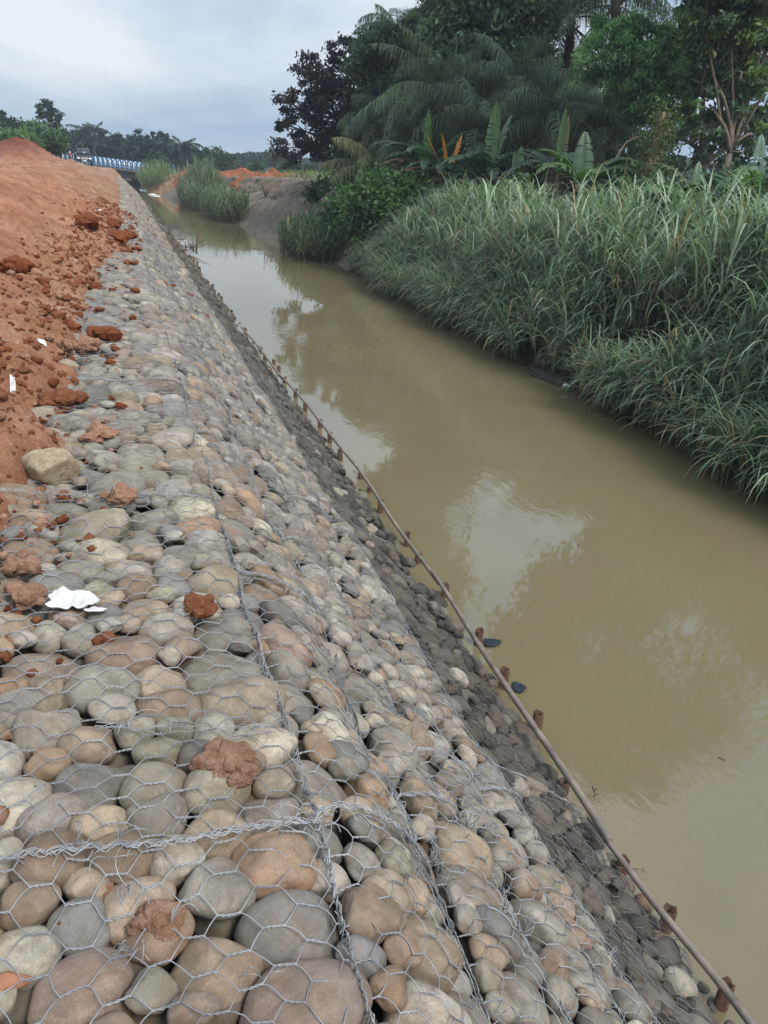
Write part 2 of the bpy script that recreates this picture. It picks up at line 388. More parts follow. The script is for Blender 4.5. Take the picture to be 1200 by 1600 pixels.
# right waterline as X(Y)
RB = np.array([(0, 7.3), (6, 7.35), (8.5, 7.45), (11, 7.75), (13, 7.6), (16.3, 7.5), (23, 7.85), (30, 8.4), (36, 7.4), (43, 7.0), (55, 7.5), (62, 6.6), (80, 4.4), (94, 3.1), (130, 2.9), (600, 3)])
LB = np.array([(0, 2.55), (30, 2.5), (45, 2.2), (60, 2.1), (80, 1.2), (94, .2), (130, -2.0), (600, -3)])
def ground_z(X, Y):
    xr = np.interp(Y, RB[:, 0], RB[:, 1]); xl = np.interp(Y, LB[:, 0], LB[:, 1]); P = np.stack([X, Y, X*0], -1)
    dr = X-xr+.25*vnoise(P*.5, 61)
    # right bank: steep rise near, gentler far
    sl = np.interp(Y, [0, 28, 33, 60, 72, 90], [.8, .85, .8, .7, .6, .5])
    topr = np.interp(Y, [0, 28, 33, 60, 90, 160], [1.5, 1.8, 2.5, 2.6, 2.3, 2.2])
    zr = np.where(dr > 0, topr*(1-np.exp(-np.maximum(dr, 0)*sl/topr*1.5)), dr*.6)
    zr = zr+np.clip(dr, 0, 1)*.22*fbm(P*.7, 4, 62)+np.clip((Y-30)/5, 0, 1)*np.clip(1-(Y-72)/10, 0, 1)*np.clip(dr*.8, 0, 1)*.55*fbm(np.stack([X*.5+Y*.12, Y*.28, X*0], -1), 4, 63, .6, True)+np.clip((Y-28)/5, 0, 1)*np.clip(1-(Y-72)/10, 0, 1)*np.clip(dr*.8, 0, 1)*.20*fbm(P*1.6, 4, 64, .6, True)
    # red heap on the far right bank
    zr = zr+0
    dl = xl-X
    zl = np.where(dl > 0, np.minimum(dl*.8, 2.0+.05*dl), dl*.6)-.25
    zl = np.where(Y > 60, np.minimum(zl, 2.3), zl)
    z = np.where(X > (xr+xl)/2, zr, zl)
    return np.clip(z, -1.2, 9)
xs = np.concatenate([-np.geomspace(270, 12, 18), np.arange(-11, 1, .8), np.arange(1, 14, .16), np.arange(14, 30, .7), np.geomspace(31, 270, 18)])
ys = np.concatenate([-np.geomspace(60, 8, 8), np.arange(-7, 5, .8), 5*1.0075**np.arange(0, 483), np.geomspace(190, 290, 8)])
gx, gy = np.meshgrid(xs, ys, indexing='ij'); gz = ground_z(gx.ravel(), gy.ravel())
V = np.stack([gx.ravel(), gy.ravel(), gz], -1)
tag(mesh_np('ground', V, grid_faces(len(xs), len(ys))[:, ::-1], M['mud']), kind='structure')
V = np.array([[-60, -6, 0], [60, -6, 0], [60, 300, 0], [-60, 300, 0]], float)
tag(mesh_np('water', V, [[0, 1, 2, 3]], M['water'], smooth=False), kind='structure')

# eroded earth face of the right bank beyond the thicket
ny_, nt_ = 420, 90
Yb = np.linspace(27.5, 78, ny_); tb = np.linspace(-.12, 1.9, nt_); YY, TT = np.meshgrid(Yb, tb, indexing='ij'); Yf, Tf = YY.ravel(), TT.ravel()
hb = np.interp(Yf, [27.5, 31, 36, 50, 62, 78], [1.6, 2.3, 2.6, 2.7, 2.5, 2.0]); face = np.clip(Tf, -.2, 1); back = np.maximum(Tf-1, 0)
Pn = np.stack([Yf*.33, Tf*1.1, Yf*0], -1); rid = fbm(Pn, 5, 301, .6, True); gul = fbm(np.stack([Yf*.8+Tf*.9, Tf*.35, Yf*0], -1), 4, 303, .6, True)
Xf = np.interp(Yf, RB[:, 0], RB[:, 1])-.45+2.1*np.maximum(face, 0)**.85+face*.8+4.5*back+np.clip(face*3, 0, 1)*(.55*rid+.35*gul)*(1-np.clip(back*2, 0, 1))
Zf = hb*face+.10*back+.22*fbm(np.stack([Xf*.9, Yf*.7, Tf], -1), 4, 305, .6)*np.clip(face*2, 0, 1)-.12*np.clip(back*3-1.6, 0, 3)
tag(mesh_np('eroded_bank', np.stack([Xf, Yf, Zf], -1), grid_faces(ny_, nt_), M['mud']), kind='structure')
# red excavated soil on the left, graded so that its grain follows the distance
nu, nv = 620, 330
yy = .35*np.exp(np.linspace(0, math.log(88/.35), nu)); uu = np.linspace(0, 1, nv)**1.25
Yg = np.repeat(yy[:, None], nv, 1); Xg = .42-(2.6+.44*Yg)*uu[None, :]
z = soil_z(Xg.ravel(), Yg.ravel())
P = np.stack([Xg.ravel(), Yg.ravel(), z], -1)
# colour of the earth itself: fresh red cut vs pale dusty crust
q = .5+.5*fbm(P*np.array([.35, .12, 1]), 3, 91); fa = np.clip((Yg.ravel()-10)/30, 0, 1)
heap = np.exp(-((P[:, 0]+6.1)/2.6)**2-((P[:, 1]-62)/7)**2)
c = np.stack([1.12-.20*q, 1.0+.12*q, .98+.22*q], -1)
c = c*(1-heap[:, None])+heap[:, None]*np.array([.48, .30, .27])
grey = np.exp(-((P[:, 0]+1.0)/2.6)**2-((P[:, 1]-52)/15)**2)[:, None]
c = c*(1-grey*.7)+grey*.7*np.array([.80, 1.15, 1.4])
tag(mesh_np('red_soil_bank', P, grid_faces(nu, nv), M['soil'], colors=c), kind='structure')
# dirt track leading to the bridge
V = []
for y_ in np.linspace(60, 112, 30):
    for k, x_ in enumerate((-9.5, -7, -4.5, -1.6)): V.append([x_-(y_-60)*.02, y_, 2.42+.04*vnoise(np.array([[x_, y_*.3, 0]]), 8)[0]-(.3 if k in (0, 3) else 0)])
tag(mesh_np('dirt_track', np.array(V), grid_faces(30, 4), M['road']), kind='structure')

# ================================================================== COBBLES
PAL = {  # colour word -> albedo
 'grey': (.255, .240, .208), 'pale grey': (.365, .345, .300), 'blue-grey': (.205, .212, .210), 'olive-grey': (.285, .270, .205),
 'tan': (.345, .275, .195), 'brown': (.255, .185, .130), 'rusty orange': (.35, .23, .14), 'pinkish brown': (.30, .225, .18), 'cream': (.475, .445, .350), 'dark grey': (.135, .132, .125)}
NAMES = list(PAL)
SEEDS = [(40,1485,95,100,'pale grey'),(120,1545,170,135,'pinkish brown'),(127,1440,88,85,'blue-grey'),(235,1545,65,110,'olive-grey'),(342,1505,145,165,'brown'),(472,1435,155,110,'blue-grey'),
(490,1550,240,130,'pinkish brown'),(345,1385,100,75,'grey'),(430,1345,130,80,'rusty orange'),(335,1302,95,90,'tan'),(425,1265,95,95,'grey'),(245,1285,90,85,'grey'),(278,1348,75,65,'pale grey'),(160,1300,75,70,'tan'),
(82,1280,85,75,'grey'),(20,1245,125,110,'pale grey'),(85,1350,100,80,'brown'),(190,1350,90,70,'brown'),(205,1415,100,80,'tan'),(45,1420,70,50,'brown'),(240,1230,95,75,'olive-grey'),(140,1220,100,80,'blue-grey'),
(555,1290,55,45,'tan'),(500,1265,40,60,'tan'),(417,1155,100,80,'cream'),(380,1085,130,60,'tan'),(350,1038,142,60,'grey'),(200,1013,117,67,'brown'),(250,1058,71,46,'tan'),(158,1075,112,62,'grey'),(262,1100,100,60,'brown'),
(67,1035,133,62,'pinkish brown'),(283,1011,54,46,'pinkish brown'),(129,997,58,42,'grey'),(73,988,52,38,'olive-grey'),(342,897,104,46,'tan'),(233,947,83,38,'tan'),(358,972,112,75,'grey'),(267,905,54,46,'blue-grey'),
(217,909,70,46,'brown'),(204,880,67,42,'pale grey'),(354,860,62,50,'grey'),(287,855,71,38,'grey'),(233,857,46,38,'tan'),(317,810,83,38,'rusty orange'),(142,1160,83,54,'tan'),(208,1147,58,46,'olive-grey'),(250,1172,62,46,'olive-grey'),
(329,1138,58,50,'pale grey'),(308,1180,54,42,'dark grey'),(75,1192,50,46,'rusty orange'),(87,901,75,38,'blue-grey'),(167,963,58,46,'blue-grey'),(167,932,42,33,'tan'),(496,1180,46,60,'rusty orange'),
(510,1085,60,50,'rusty orange'),(665,1480,115,120,'tan'),(612,1540,58,65,'rusty orange'),(775,1465,95,85,'blue-grey'),(820,1570,115,85,'grey'),(690,1545,110,55,'grey'),(735,1395,100,75,'grey'),(715,1330,110,75,'tan'),
(812,1395,65,55,'pinkish brown'),(675,1235,65,55,'blue-grey'),(900,1550,70,60,'pale grey'),(725,1440,40,50,'pale grey'),(815,1510,60,40,'blue-grey'),(575,1245,80,60,'rusty orange'),(840,1450,85,60,'pale grey'),(545,1155,50,45,'tan'),
(810,1163,34,26,'cream'),(845,1175,30,26,'grey'),(30,1100,70,50,'grey'),(600,1360,60,55,'olive-grey'),(640,1390,60,60,'tan'),(560,1350,55,50,'grey'),(530,1150,55,45,'tan'),(590,1300,60,55,'grey'),(870,1560,60,60,'grey'),
(310,580,36,16,'rusty orange'),(330,680,56,26,'brown'),(105,790,60,26,'grey'),(380,1200,50,40,'brown')]
STRETCH = 1.22
def pack(y0, y1, s0, s1, rfun, seeds, stages, cell=.3, seed=1, fill=.93):
    """dart throwing of circles in (s/STRETCH, y); returns s,y,r"""
    rg = np.random.default_rng(seed); H = {}
    out = []
    def ok(a, y, r, f):
        ia, iy = int(a//cell), int(y//cell)
        for i in (ia-1, ia, ia+1):
            for j in (iy-1, iy, iy+1):
                for (b, z_, q) in H.get((i, j), ()):
                    if (a-b)**2+(y-z_)**2 < ((r+q)*f)**2: return False
        return True
    def put(a, y, r): H.setdefault((int(a//cell), int(y//cell)), []).append((a, y, r)); out.append((a, y, r))
    tags = []
    for (s_, y_, r_, cn) in seeds:
        if ok(s_/STRETCH, y_, r_, .72): put(s_/STRETCH, y_, r_); tags.append(cn)
    for fr, n in stages:
        S_ = rg.uniform(s0/STRETCH, s1/STRETCH, n); Y_ = rg.uniform(y0, y1, n); j = rg.uniform(.8, 1.2, n)
        lo, hi = rfun(S_*STRETCH, Y_); rr = (hi*fr+lo*(1-fr))*j
        for a, y, r in zip(S_.tolist(), Y_.tolist(), rr.tolist()):
            if ok(a, y, r, fill): put(a, y, r)
    o = np.array(out); return o[:, 0]*STRETCH, o[:, 1], o[:, 2], tags
def rfun(s, y):
    lo = np.where(s < 0, .030, np.where(s < 1.13, .026, np.where(s < 1.45, .028, .030)))
    hi = np.where(s < 0, .088, np.where(s < 1.13, .072, np.where(s < 1.45, .062, .068)))
    g = np.where(s < 0, 1+.15*np.clip((y-2)/6, 0, 1), 1.0)
    return lo*g, hi*g
sd_l = []
for (px, py, wpx, hpx, cn) in SEEDS:
    p = hit(px, py); dpt = (p-CAM)@cF; s_ = s_of_x(p[0])
    r_ = .5*wpx/F_PX*dpt*(.86 if s_ < 0 else .98)/1.05
    sd_l.append((s_, p[1], float(np.clip(r_*.95, .02, .135)), cn))
sA, yA, rA, tg = pack(.15, 14, -1.7, 3.0, rfun, sd_l, [(1.0, 9000), (.7, 26000), (.42, 60000), (.15, 90000), (0, 80000)], seed=3)
kq = sA < 2.74+.20*np.clip((yA-2.2)/2, 0, 1); nsd = len(tg); kq[:nsd] = True; sA, yA, rA = sA[kq], yA[kq], rA[kq]; nA = len(sA)
sB, yB, rB, _ = pack(14, 60, -.9, 2.9, lambda s, y: (np.full_like(s, .05)*(1+(y-14)*.012), np.full_like(s, .10)*(1+(y-14)*.012)), [], [(1, 9000), (.5, 40000), (0, 50000)], seed=4)
sS = np.concatenate([sA, sB]); yS = np.concatenate([yA, yB]); rS = np.concatenate([rA, rB]); nS = len(sS)
# neighbours -> radius profile per azimuth (power diagram)
KN = 14; NT = 24
kd = kdtree.KDTree(nS)
for i in range(nS): kd.insert((sS[i]/STRETCH, yS[i], 0), i)
kd.balance()
NI = np.zeros((nS, KN), int)
for i in range(nS):
    f_ = kd.find_n((sS[i]/STRETCH, yS[i], 0), KN+1); NI[i] = [q[1] for q in f_[1:]]
a_ = sS/STRETCH
dx = a_[NI]-a_[:, None]; dy = yS[NI]-yS[:, None]; d2 = dx*dx+dy*dy
th = np.arange(NT)*2*PI/NT
RT = np.full((nS, NT), 9.)
for k in range(KN):
    num = (d2[:, k]+rS**2-rS[NI[:, k]]**2)/2
    den = dx[:, k:k+1]*np.cos(th)+dy[:, k:k+1]*np.sin(th)
    t_ = np.where(den > 1e-4, num[:, None]/np.maximum(den, 1e-4), 9.)
    RT = np.minimum(RT, t_)
RT = np.minimum(RT, rS[:, None]*1.42); RT = np.maximum(RT, rS[:, None]*.62)
for _ in range(2): RT = .25*np.roll(RT, 1, 1)+.5*RT+.25*np.roll(RT, -1, 1)
RT = RT*rng.uniform(.96, 1.05, (nS, 1))
RM = RT.mean(1)
CH = RM*rng.uniform(.62, .88, nS)               # half height
lift = np.where(sS > 1.45, rng.uniform(-.8, .35, nS), rng.uniform(-.38, .16, nS))*RM            # how far above / below the common surface the top sits
tilt = rng.normal(0, .17, (nS, 2))
# colours
pt = np.array([.27, .17, .12, .12, .10, .08, .035, .06, .03, .015]); pt /= pt.sum()
ps = np.array([.28, .26, .14, .08, .09, .06, .02, .04, .03, .02]); ps /= ps.sum()
pc = np.array([.37, .06, .10, .05, .03, .04, .0, .03, .01, .31]); pc /= pc.sum()
ci = np.zeros(nS, int)
for i in range(nS):
    ci[i] = rng.choice(10, p=pt if sS[i] < 0 else (ps if sS[i] < 1.45 else pc))
ci[:len(tg)] = [NAMES.index(c_) for c_ in tg]
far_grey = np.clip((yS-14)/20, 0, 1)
base_c = np.array([PAL[k] for k in NAMES])[ci]*rng.uniform(.82, 1.15, (nS, 1))*rng.uniform(.97, 1.03, (nS, 3))
base_c = base_c*.74+.26*base_c.mean(1, keepdims=True)*np.array([1.04, 1.0, .93])
base_c = np.where((sS > 1.45+.05*vnoise(np.stack([yS*2, sS*0, sS*0], -1), 3))[:, None], base_c*np.where(rng.random((nS, 1)) < .07, 1.0, .34)*rng.uniform(.6, 1.5, (nS, 1)), base_c*1.0)*.97
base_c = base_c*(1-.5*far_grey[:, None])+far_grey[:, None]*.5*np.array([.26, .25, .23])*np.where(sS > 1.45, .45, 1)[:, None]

def ico(sub):
    t = (1+5**.5)/2
    V = [(-1,t,0),(1,t,0),(-1,-t,0),(1,-t,0),(0,-1,t),(0,1,t),(0,-1,-t),(0,1,-t),(t,0,-1),(t,0,1),(-t,0,-1),(-t,0,1)]
    Fc = [(0,11,5),(0,5,1),(0,1,7),(0,7,10),(0,10,11),(1,5,9),(5,11,4),(11,10,2),(10,7,6),(7,1,8),(3,9,4),(3,4,2),(3,2,6),(3,6,8),(3,8,9),(4,9,5),(2,4,11),(6,2,10),(8,6,7),(9,8,1)]
    V = [tuple(norm(np.array(v))) for v in V]
    for _ in range(sub):
        mid = {}; nf = []
        def mp_(a, b):
            k = (min(a, b), max(a, b))
            if k not in mid: V.append(tuple(norm((np.array(V[a])+np.array(V[b]))/2))); mid[k] = len(V)-1
            return mid[k]
        for a, b, c_ in Fc:
            ab, bc, ca = mp_(a, b), mp_(b, c_), mp_(c_, a); nf += [(a, ab, ca), (b, bc, ab), (c_, ca, bc), (ab, bc, ca)]
        Fc = nf
    return np.array(V), np.array(Fc)
ICO = {k: ico(k) for k in (1, 2, 3, 4)}
def stones_mesh(idx, sub, rough_amp=.045):
    """vertices for the stones idx at icosphere level sub -> (n, nv, 3)"""
    D, Fc = ICO[sub]; nv_ = len(D); n = len(idx)
    az = np.arctan2(D[:, 1], D[:, 0]) % (2*PI); u = az/(2*PI)*NT; i0 = np.floor(u).astype(int) % NT; fr = u-np.floor(u)
    rt = RT[idx][:, i0]*(1-fr)+RT[idx][:, (i0+1) % NT]*fr
    hor = np.hypot(D[:, 0], D[:, 1]); ee = .86
    hr = hor**ee; vz = np.sign(D[:, 2])*np.abs(D[:, 2])**.92
    pole = np.clip(hor/.35, 0, 1)                  # blend to the mean radius near the poles
    rt = rt*pole+RM[idx][:, None]*(1-pole)
    cx = np.cos(az)*hr; cy = np.sin(az)*hr
    L = np.stack([cx[None]*rt*STRETCH*.98, cy[None]*rt, vz[None]*CH[idx][:, None]], -1)
    # low-frequency lumps, different for each stone
    nd = fbm((D[None]*1.15+rng.uniform(0, 90, (n, 1, 3))).reshape(-1, 3), 2, 5).reshape(n, nv_)
    nd2 = fbm((D[None]*3.4+rng.uniform(0, 90, (n, 1, 3))).reshape(-1, 3), 2, 6).reshape(n, nv_)
    L = L*(1+(rough_amp*2.2*nd+rough_amp*.45*nd2)[..., None])
    ncut = 7; cn_ = norm(rng.normal(0, 1, (n, ncut, 3))); ch_ = rng.uniform(.74, 1.02, (n, ncut, 1)); dt_ = np.einsum('nkc,vc->nkv', cn_, D)
    cand = np.where(dt_ > .3, ch_/np.maximum(dt_, .3), 3.); cut = -np.log(np.exp(-16*cand).sum(1)+np.exp(-16*1.03))/16
    L = L*np.clip(cut, .7, 1.05)[..., None]*1.03
    # tilt
    tx, ty = tilt[idx][:, 0][:, None], tilt[idx][:, 1][:, None]
    x, y_, z_ = L[..., 0], L[..., 1], L[..., 2]
    z2 = z_+x*tx+y_*ty; x2 = x-z_*tx; y2 = y_-z_*ty
    X, Z, nx, nz = prof(sS[idx]); h = bulge(sS[idx], yS[idx])+lift[idx]-CH[idx]*1.0
    cxp = X+nx*h; czp = Z+nz*h
    tX, tZ = nz, -nx                                # tangent down the slope
    W = np.stack([cxp[:, None]+tX[:, None]*x2+nx[:, None]*z2, yS[idx][:, None]+y2, czp[:, None]+tZ[:, None]*x2+nz[:, None]*z2], -1)
    C0 = np.stack([cxp, yS[idx], czp], -1)
    return W, Fc, C0
# which are seen largest
Pc = SY(sS, yS, -.03); pxx, pyy, dep = proj(Pc)
zs = soil_z(Pc[:, 0], Pc[:, 1], True)
inside = (pxx > -15) & (pxx < 1215) & (pyy > 60) & (pyy < 1615) & (dep > .2) & (zs < Pc[:, 2]+.02)
Xn, Zn, nxn, nzn = prof(sS)
vd = norm(CAM-Pc); facing = np.abs(vd[:, 0]*nxn+vd[:, 2]*nzn)
score = np.where(inside, RM**2/dep**2*facing, 0)
order = np.argsort(-score)[:300]; is_ind = np.zeros(nS, bool); is_ind[order] = True
def stuff_stones(sel_sub):
    vs, fs, cs, off = [], [], [], 0
    for idx, sub in sel_sub:
        if not len(idx): continue
        for k in range(0, len(idx), 600):
            ii = idx[k:k+600]; W, Fc, _ = stones_mesh(ii, sub); nv_ = W.shape[1]
            keep = Fc[(ICO[sub][0][Fc][:, :, 2].max(1) > -.45)]
            vs.append(W.reshape(-1, 3)); fs.append((keep[None]+(np.arange(len(ii))*nv_)[:, None, None]).reshape(-1, 3)+off)
            cs.append(np.repeat(base_c[ii], nv_, 0)); off += len(ii)*nv_
    return np.vstack(vs), np.vstack(fs), np.vstack(cs)
hidden = (zs > Pc[:, 2]+.06) | (pxx < -120) & (dep > 0) | (dep < .15)
rest = ~is_ind & ~hidden
iy = np.arange(nS)
near3 = iy[rest & (dep < 3.2)]; mid2 = iy[rest & (dep >= 3.2) & (dep < 11)]; far1 = iy[rest & (dep >= 11)]
# second layer below, seen through the gaps
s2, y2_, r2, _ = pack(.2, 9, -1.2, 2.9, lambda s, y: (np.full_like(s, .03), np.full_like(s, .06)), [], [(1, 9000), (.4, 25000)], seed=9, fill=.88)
keepA = (nS, sS, yS, rS)
V, Fc_, C = stuff_stones([(near3, 3), (mid2, 2), (far1, 1)])
# lower layer appended
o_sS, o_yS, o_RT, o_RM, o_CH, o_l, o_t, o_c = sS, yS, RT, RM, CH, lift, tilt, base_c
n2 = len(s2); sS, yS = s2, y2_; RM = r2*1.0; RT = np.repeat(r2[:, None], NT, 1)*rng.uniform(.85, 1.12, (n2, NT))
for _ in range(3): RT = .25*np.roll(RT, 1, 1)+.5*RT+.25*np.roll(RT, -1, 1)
CH = RM*.8; lift = -rng.uniform(.055, .085, n2); tilt = rng.normal(0, .2, (n2, 2)); base_c = np.array([PAL[k] for k in NAMES])[rng.choice(10, n2, p=pt)]*.42  # lower stones' colour darkened to paint shade into the gaps
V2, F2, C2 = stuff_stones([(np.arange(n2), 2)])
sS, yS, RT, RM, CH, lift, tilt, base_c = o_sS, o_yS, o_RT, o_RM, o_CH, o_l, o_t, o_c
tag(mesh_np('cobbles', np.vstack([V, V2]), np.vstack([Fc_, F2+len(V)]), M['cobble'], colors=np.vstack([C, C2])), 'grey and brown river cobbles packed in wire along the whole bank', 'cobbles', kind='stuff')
print('stones', nS, nA, len(V)+len(V2))
# bed under the stones, then the plain stone surface beyond the modelled cobbles
ss = np.linspace(-1.8, 3.3, 52); yb = np.concatenate([np.arange(.0, 14, .25), np.arange(14, 60, .6)])
G = np.stack(np.meshgrid(ss, yb, indexing='ij'), -1).reshape(-1, 2); V = SY(G[:, 0], G[:, 1], -.14)
tag(mesh_np('gravel_bed', V, grid_faces(len(ss), len(yb))[:, ::-1], M['under']), kind='structure')
ss = np.linspace(-1.2, 3.0, 60); yb = np.arange(57, 96, .12)
G = np.stack(np.meshgrid(ss, yb, indexing='ij'), -1).reshape(-1, 2)
V = SY(G[:, 0], G[:, 1], -.03+.05*fbm(np.stack([G[:, 0]*5, G[:, 1]*5, G[:, 0]*0], -1), 2, 4, .5, True)); V[:, 0] -= np.clip(V[:, 1]-60, 0, 99)**1.3*.012
cc = np.tile(np.array([.25, .235, .21]), (len(V), 1))*(1+.3*vnoise(V*6, 3))[:, None]
tag(mesh_np('stone_revetment', V, grid_faces(len(ss), len(yb))[:, ::-1], M['cobble'], colors=cc), kind='structure')

# ------------------------------------------------ labels for the individual cobbles
LANDM = [(115, 952, 'white cloth'), (354, 1200, 'crumbly brown brow clod'), (312, 951, 'round rusty clod'), (81, 1121, 'angular grey-cream rock'), (250, 1440, 'bottom broken clod'),
 (37, 884, 'brown clod at the left edge'), (77, 745, 'cream limestone lump'), (190, 780, 'clod over the wire seam'), (158, 680, 'long pale clod'), (510, 1345, 'near wire corner knot'),
 (1175, 1560, 'bamboo pole near end'), (940, 1300, 'thick bamboo pole joint'), (735, 1300, 'third slope seam'), (590, 1200, 'first slope seam'), (97, 623, 'big crumbly red clod'), (835, 1113, 'rusty stake by the toe'), (480, 1100, 'brow seam'), (860, 1420, 'toe mesh border'), (210, 1530, 'twisted wire knot')]
ORD = ['nearest', 'second', 'third', 'fourth', 'fifth', 'sixth', 'seventh', 'eighth', 'ninth', 'tenth', 'eleventh', 'twelfth', 'thirteenth', 'fourteenth', 'fifteenth', 'sixteenth']
buck = {}
for i in order:
    d = [math.hypot(pxx[i]-a, (pyy[i]-b_)) for a, b_, _ in LANDM]; k = int(np.argmin(d)); vx, vy = pxx[i]-LANDM[k][0], pyy[i]-LANDM[k][1]
    dr_ = ('left of' if vx < 0 else 'right of') if abs(vx) > abs(vy) else ('above' if vy < 0 else 'below')
    rr = max(RT[i]); asp = (RT[i][0]+RT[i][NT//2])*STRETCH/(RT[i][NT//4]+RT[i][3*NT//4])
    shp = 'round' if .85 < asp < 1.2 else ('oval' if .7 < asp < 1.5 else 'long oval')
    siz = 'big' if RM[i] > .07 else ('mid-sized' if RM[i] > .045 else 'small')
    buck.setdefault((k, dr_, siz+' '+NAMES[ci[i]]), []).append((d[k], int(i), shp))
for (k, dr_, look), L in buck.items():
    L.sort()
    for n_, (dd, i, shp) in enumerate(L):
        W, Fc, C0 = stones_mesh(np.array([i]), 4 if dep[i] < 1.7 else 3)
        o = mesh_np('cobblestone', W[0], Fc, M['cobble'], colors=np.repeat(base_c[i:i+1], W.shape[1], 0), loc=C0[0])
        lab = f"{look} {shp} cobble, {'' if len(L) == 1 else ORD[min(n_, 15)]+' such '}{dr_} the {LANDM[k][2]}"
        tag(o, lab.replace('  ', ' '), 'stone', 'river cobbles held in the wire baskets')

# ================================================================== WIRE MESH
GS = .011
def hraster(y0, y1):
    ns = int((3.0+1.7)/GS); ny = int((y1-y0)/GS); H = np.full((ns, ny), -.10)
    ii = np.where((yS > y0-.15) & (yS < y1+.15) & (sS < 3))[0]
    for i in ii:
        rad = RT[i].max()*STRETCH; a0 = max(int((sS[i]+1.7-rad)/GS), 0); a1 = min(int((sS[i]+1.7+rad)/GS)+2, ns); b0 = max(int((yS[i]-y0-rad)/GS), 0); b1 = min(int((yS[i]-y0+rad)/GS)+2, ny)
        if a1 <= a0 or b1 <= b0: continue
        A, B = np.meshgrid((np.arange(a0, a1)+.5)*GS-1.7-sS[i], (np.arange(b0, b1)+.5)*GS+y0-yS[i], indexing='ij')
        ang = (np.arctan2(B, A/STRETCH) % (2*PI))/(2*PI)*NT; i0 = ang.astype(int) % NT; fr = ang-np.floor(ang)
        rt = RT[i][i0]*(1-fr)+RT[i][(i0+1) % NT]*fr; rho = np.hypot(A/STRETCH, B)/(rt*1.02)
        z_ = np.where(rho < 1, lift[i]-CH[i]+CH[i]*(1-np.clip(rho, 0, 1)**2.2)**.46+A*tilt[i, 0]+B*tilt[i, 1], -1)
        H[a0:a1, b0:b1] = np.maximum(H[a0:a1, b0:b1], z_)
    return H
def mfilt(H, r, op):
    O = H.copy()
    for ax in (0, 1):
        I = O.copy()
        for k in range(1, r+1):
            for sg in (-1, 1):
                Sx = np.roll(I, sg*k, ax); O = op(O, Sx)
    return O
MY0, MY1 = .15, 20.
Hs = hraster(MY0, MY1); Hc = mfilt(mfilt(Hs, 7, np.maximum), 6, np.minimum)
for _ in range(3):
    for ax in (0, 1): Hc = (np.roll(Hc, 2, ax)+np.roll(Hc, -2, ax)+np.roll(Hc, 1, ax)+np.roll(Hc, -1, ax)+Hc)/5
Hw = np.maximum(Hc, Hs)
def drape(s, y, off=.003):
    a = np.clip(((s+1.7)/GS-.5), 0, Hw.shape[0]-2); b = np.clip(((y-MY0)/GS-.5), 0, Hw.shape[1]-2); i = a.astype(int); j = b.astype(int); u = a-i; v = b-j
    h = (Hw[i, j]*(1-u)*(1-v)+Hw[i+1, j]*u*(1-v)+Hw[i, j+1]*(1-u)*v+Hw[i+1, j+1]*u*v)
    return SY(s, y, h+off)
def wobble(s, y, k, amp):
    P = np.stack([s*k, y*k, s*0], -1); return s+amp*vnoise(P, 71), y+amp*vnoise(P, 72)
def hexmesh(s0, s1, y0, y1, scale, rad, near, off=.003, skew=0., seed=0):
    """hexagonal double-twist netting over the patch; twisted sides run across the river"""
    a, ds, dyy = .040*scale, .030*scale, .040*scale
    per = 2*(a+ds); ni = int((s1-s0)/per)+2; nj = int((y1-y0)/(2*dyy))+2
    I, J = np.meshgrid(np.arange(-1, ni), np.arange(-1, nj), indexing='ij'); I = I.ravel(); J = J.ravel()
    S0 = s0+I*per; Y0 = y0+J*2*dyy
    E = [ # start, end, twisted
      ((0, 0), (a, 0), 1), ((a, 0), (a+ds, dyy), 0), ((a+ds, dyy), (2*a+ds, dyy), 1), ((2*a+ds, dyy), (per, 2*dyy), 0), ((a, 0), (a+ds, -dyy), 0), ((2*a+ds, dyy), (per, 0), 0)]
    A_, B_, rr = [], [], []
    for (p, q, tw) in E:
        k = 4 if near and tw else (3 if near else 1)
        ps_ = S0+p[0]; py_ = Y0+p[1]; qs_ = S0+q[0]; qy_ = Y0+q[1]
        def pt_(t, ph=0, am=0):
            s_ = ps_*(1-t)+qs_*t; y_ = py_*(1-t)+qy_*t; y_ = y_+skew*(s_-s0)
            s_, y_ = wobble(s_, y_, 4.0, .014*scale); s_, y_ = wobble(s_, y_, 23., .0055*scale)
            if am: y_ = y_+am*math.cos(ph+t*4*PI)
            P_ = drape(s_, y_, off+(am*math.sin(ph+t*4*PI) if am else 0)+ (.004*math.sin(PI*t) if not tw else .0)); return P_, s_, y_
        strands = ((0, .0017), (PI, .0017)) if (tw and near) else ((0, 0),)
        for ph, am in strands:
            kk = 7 if am else k; pr = pt_(0, ph, am)
            for m_ in range(1, kk+1):
                nx_ = pt_(m_/kk, ph, am)
                inn = (nx_[1] > s0-.01) & (nx_[1] < s1+.01) & (nx_[2] > y0-.01) & (nx_[2] < y1+.01) & (pr[1] > s0-.02) & (pr[1] < s1+.02)
                A_.append(pr[0][inn]); B_.append(nx_[0][inn]); rr.append(np.full(inn.sum(), rad*(1.0 if am or not tw else 1.6))); pr = nx_
    return np.vstack(A_), np.vstack(B_), np.concatenate(rr)
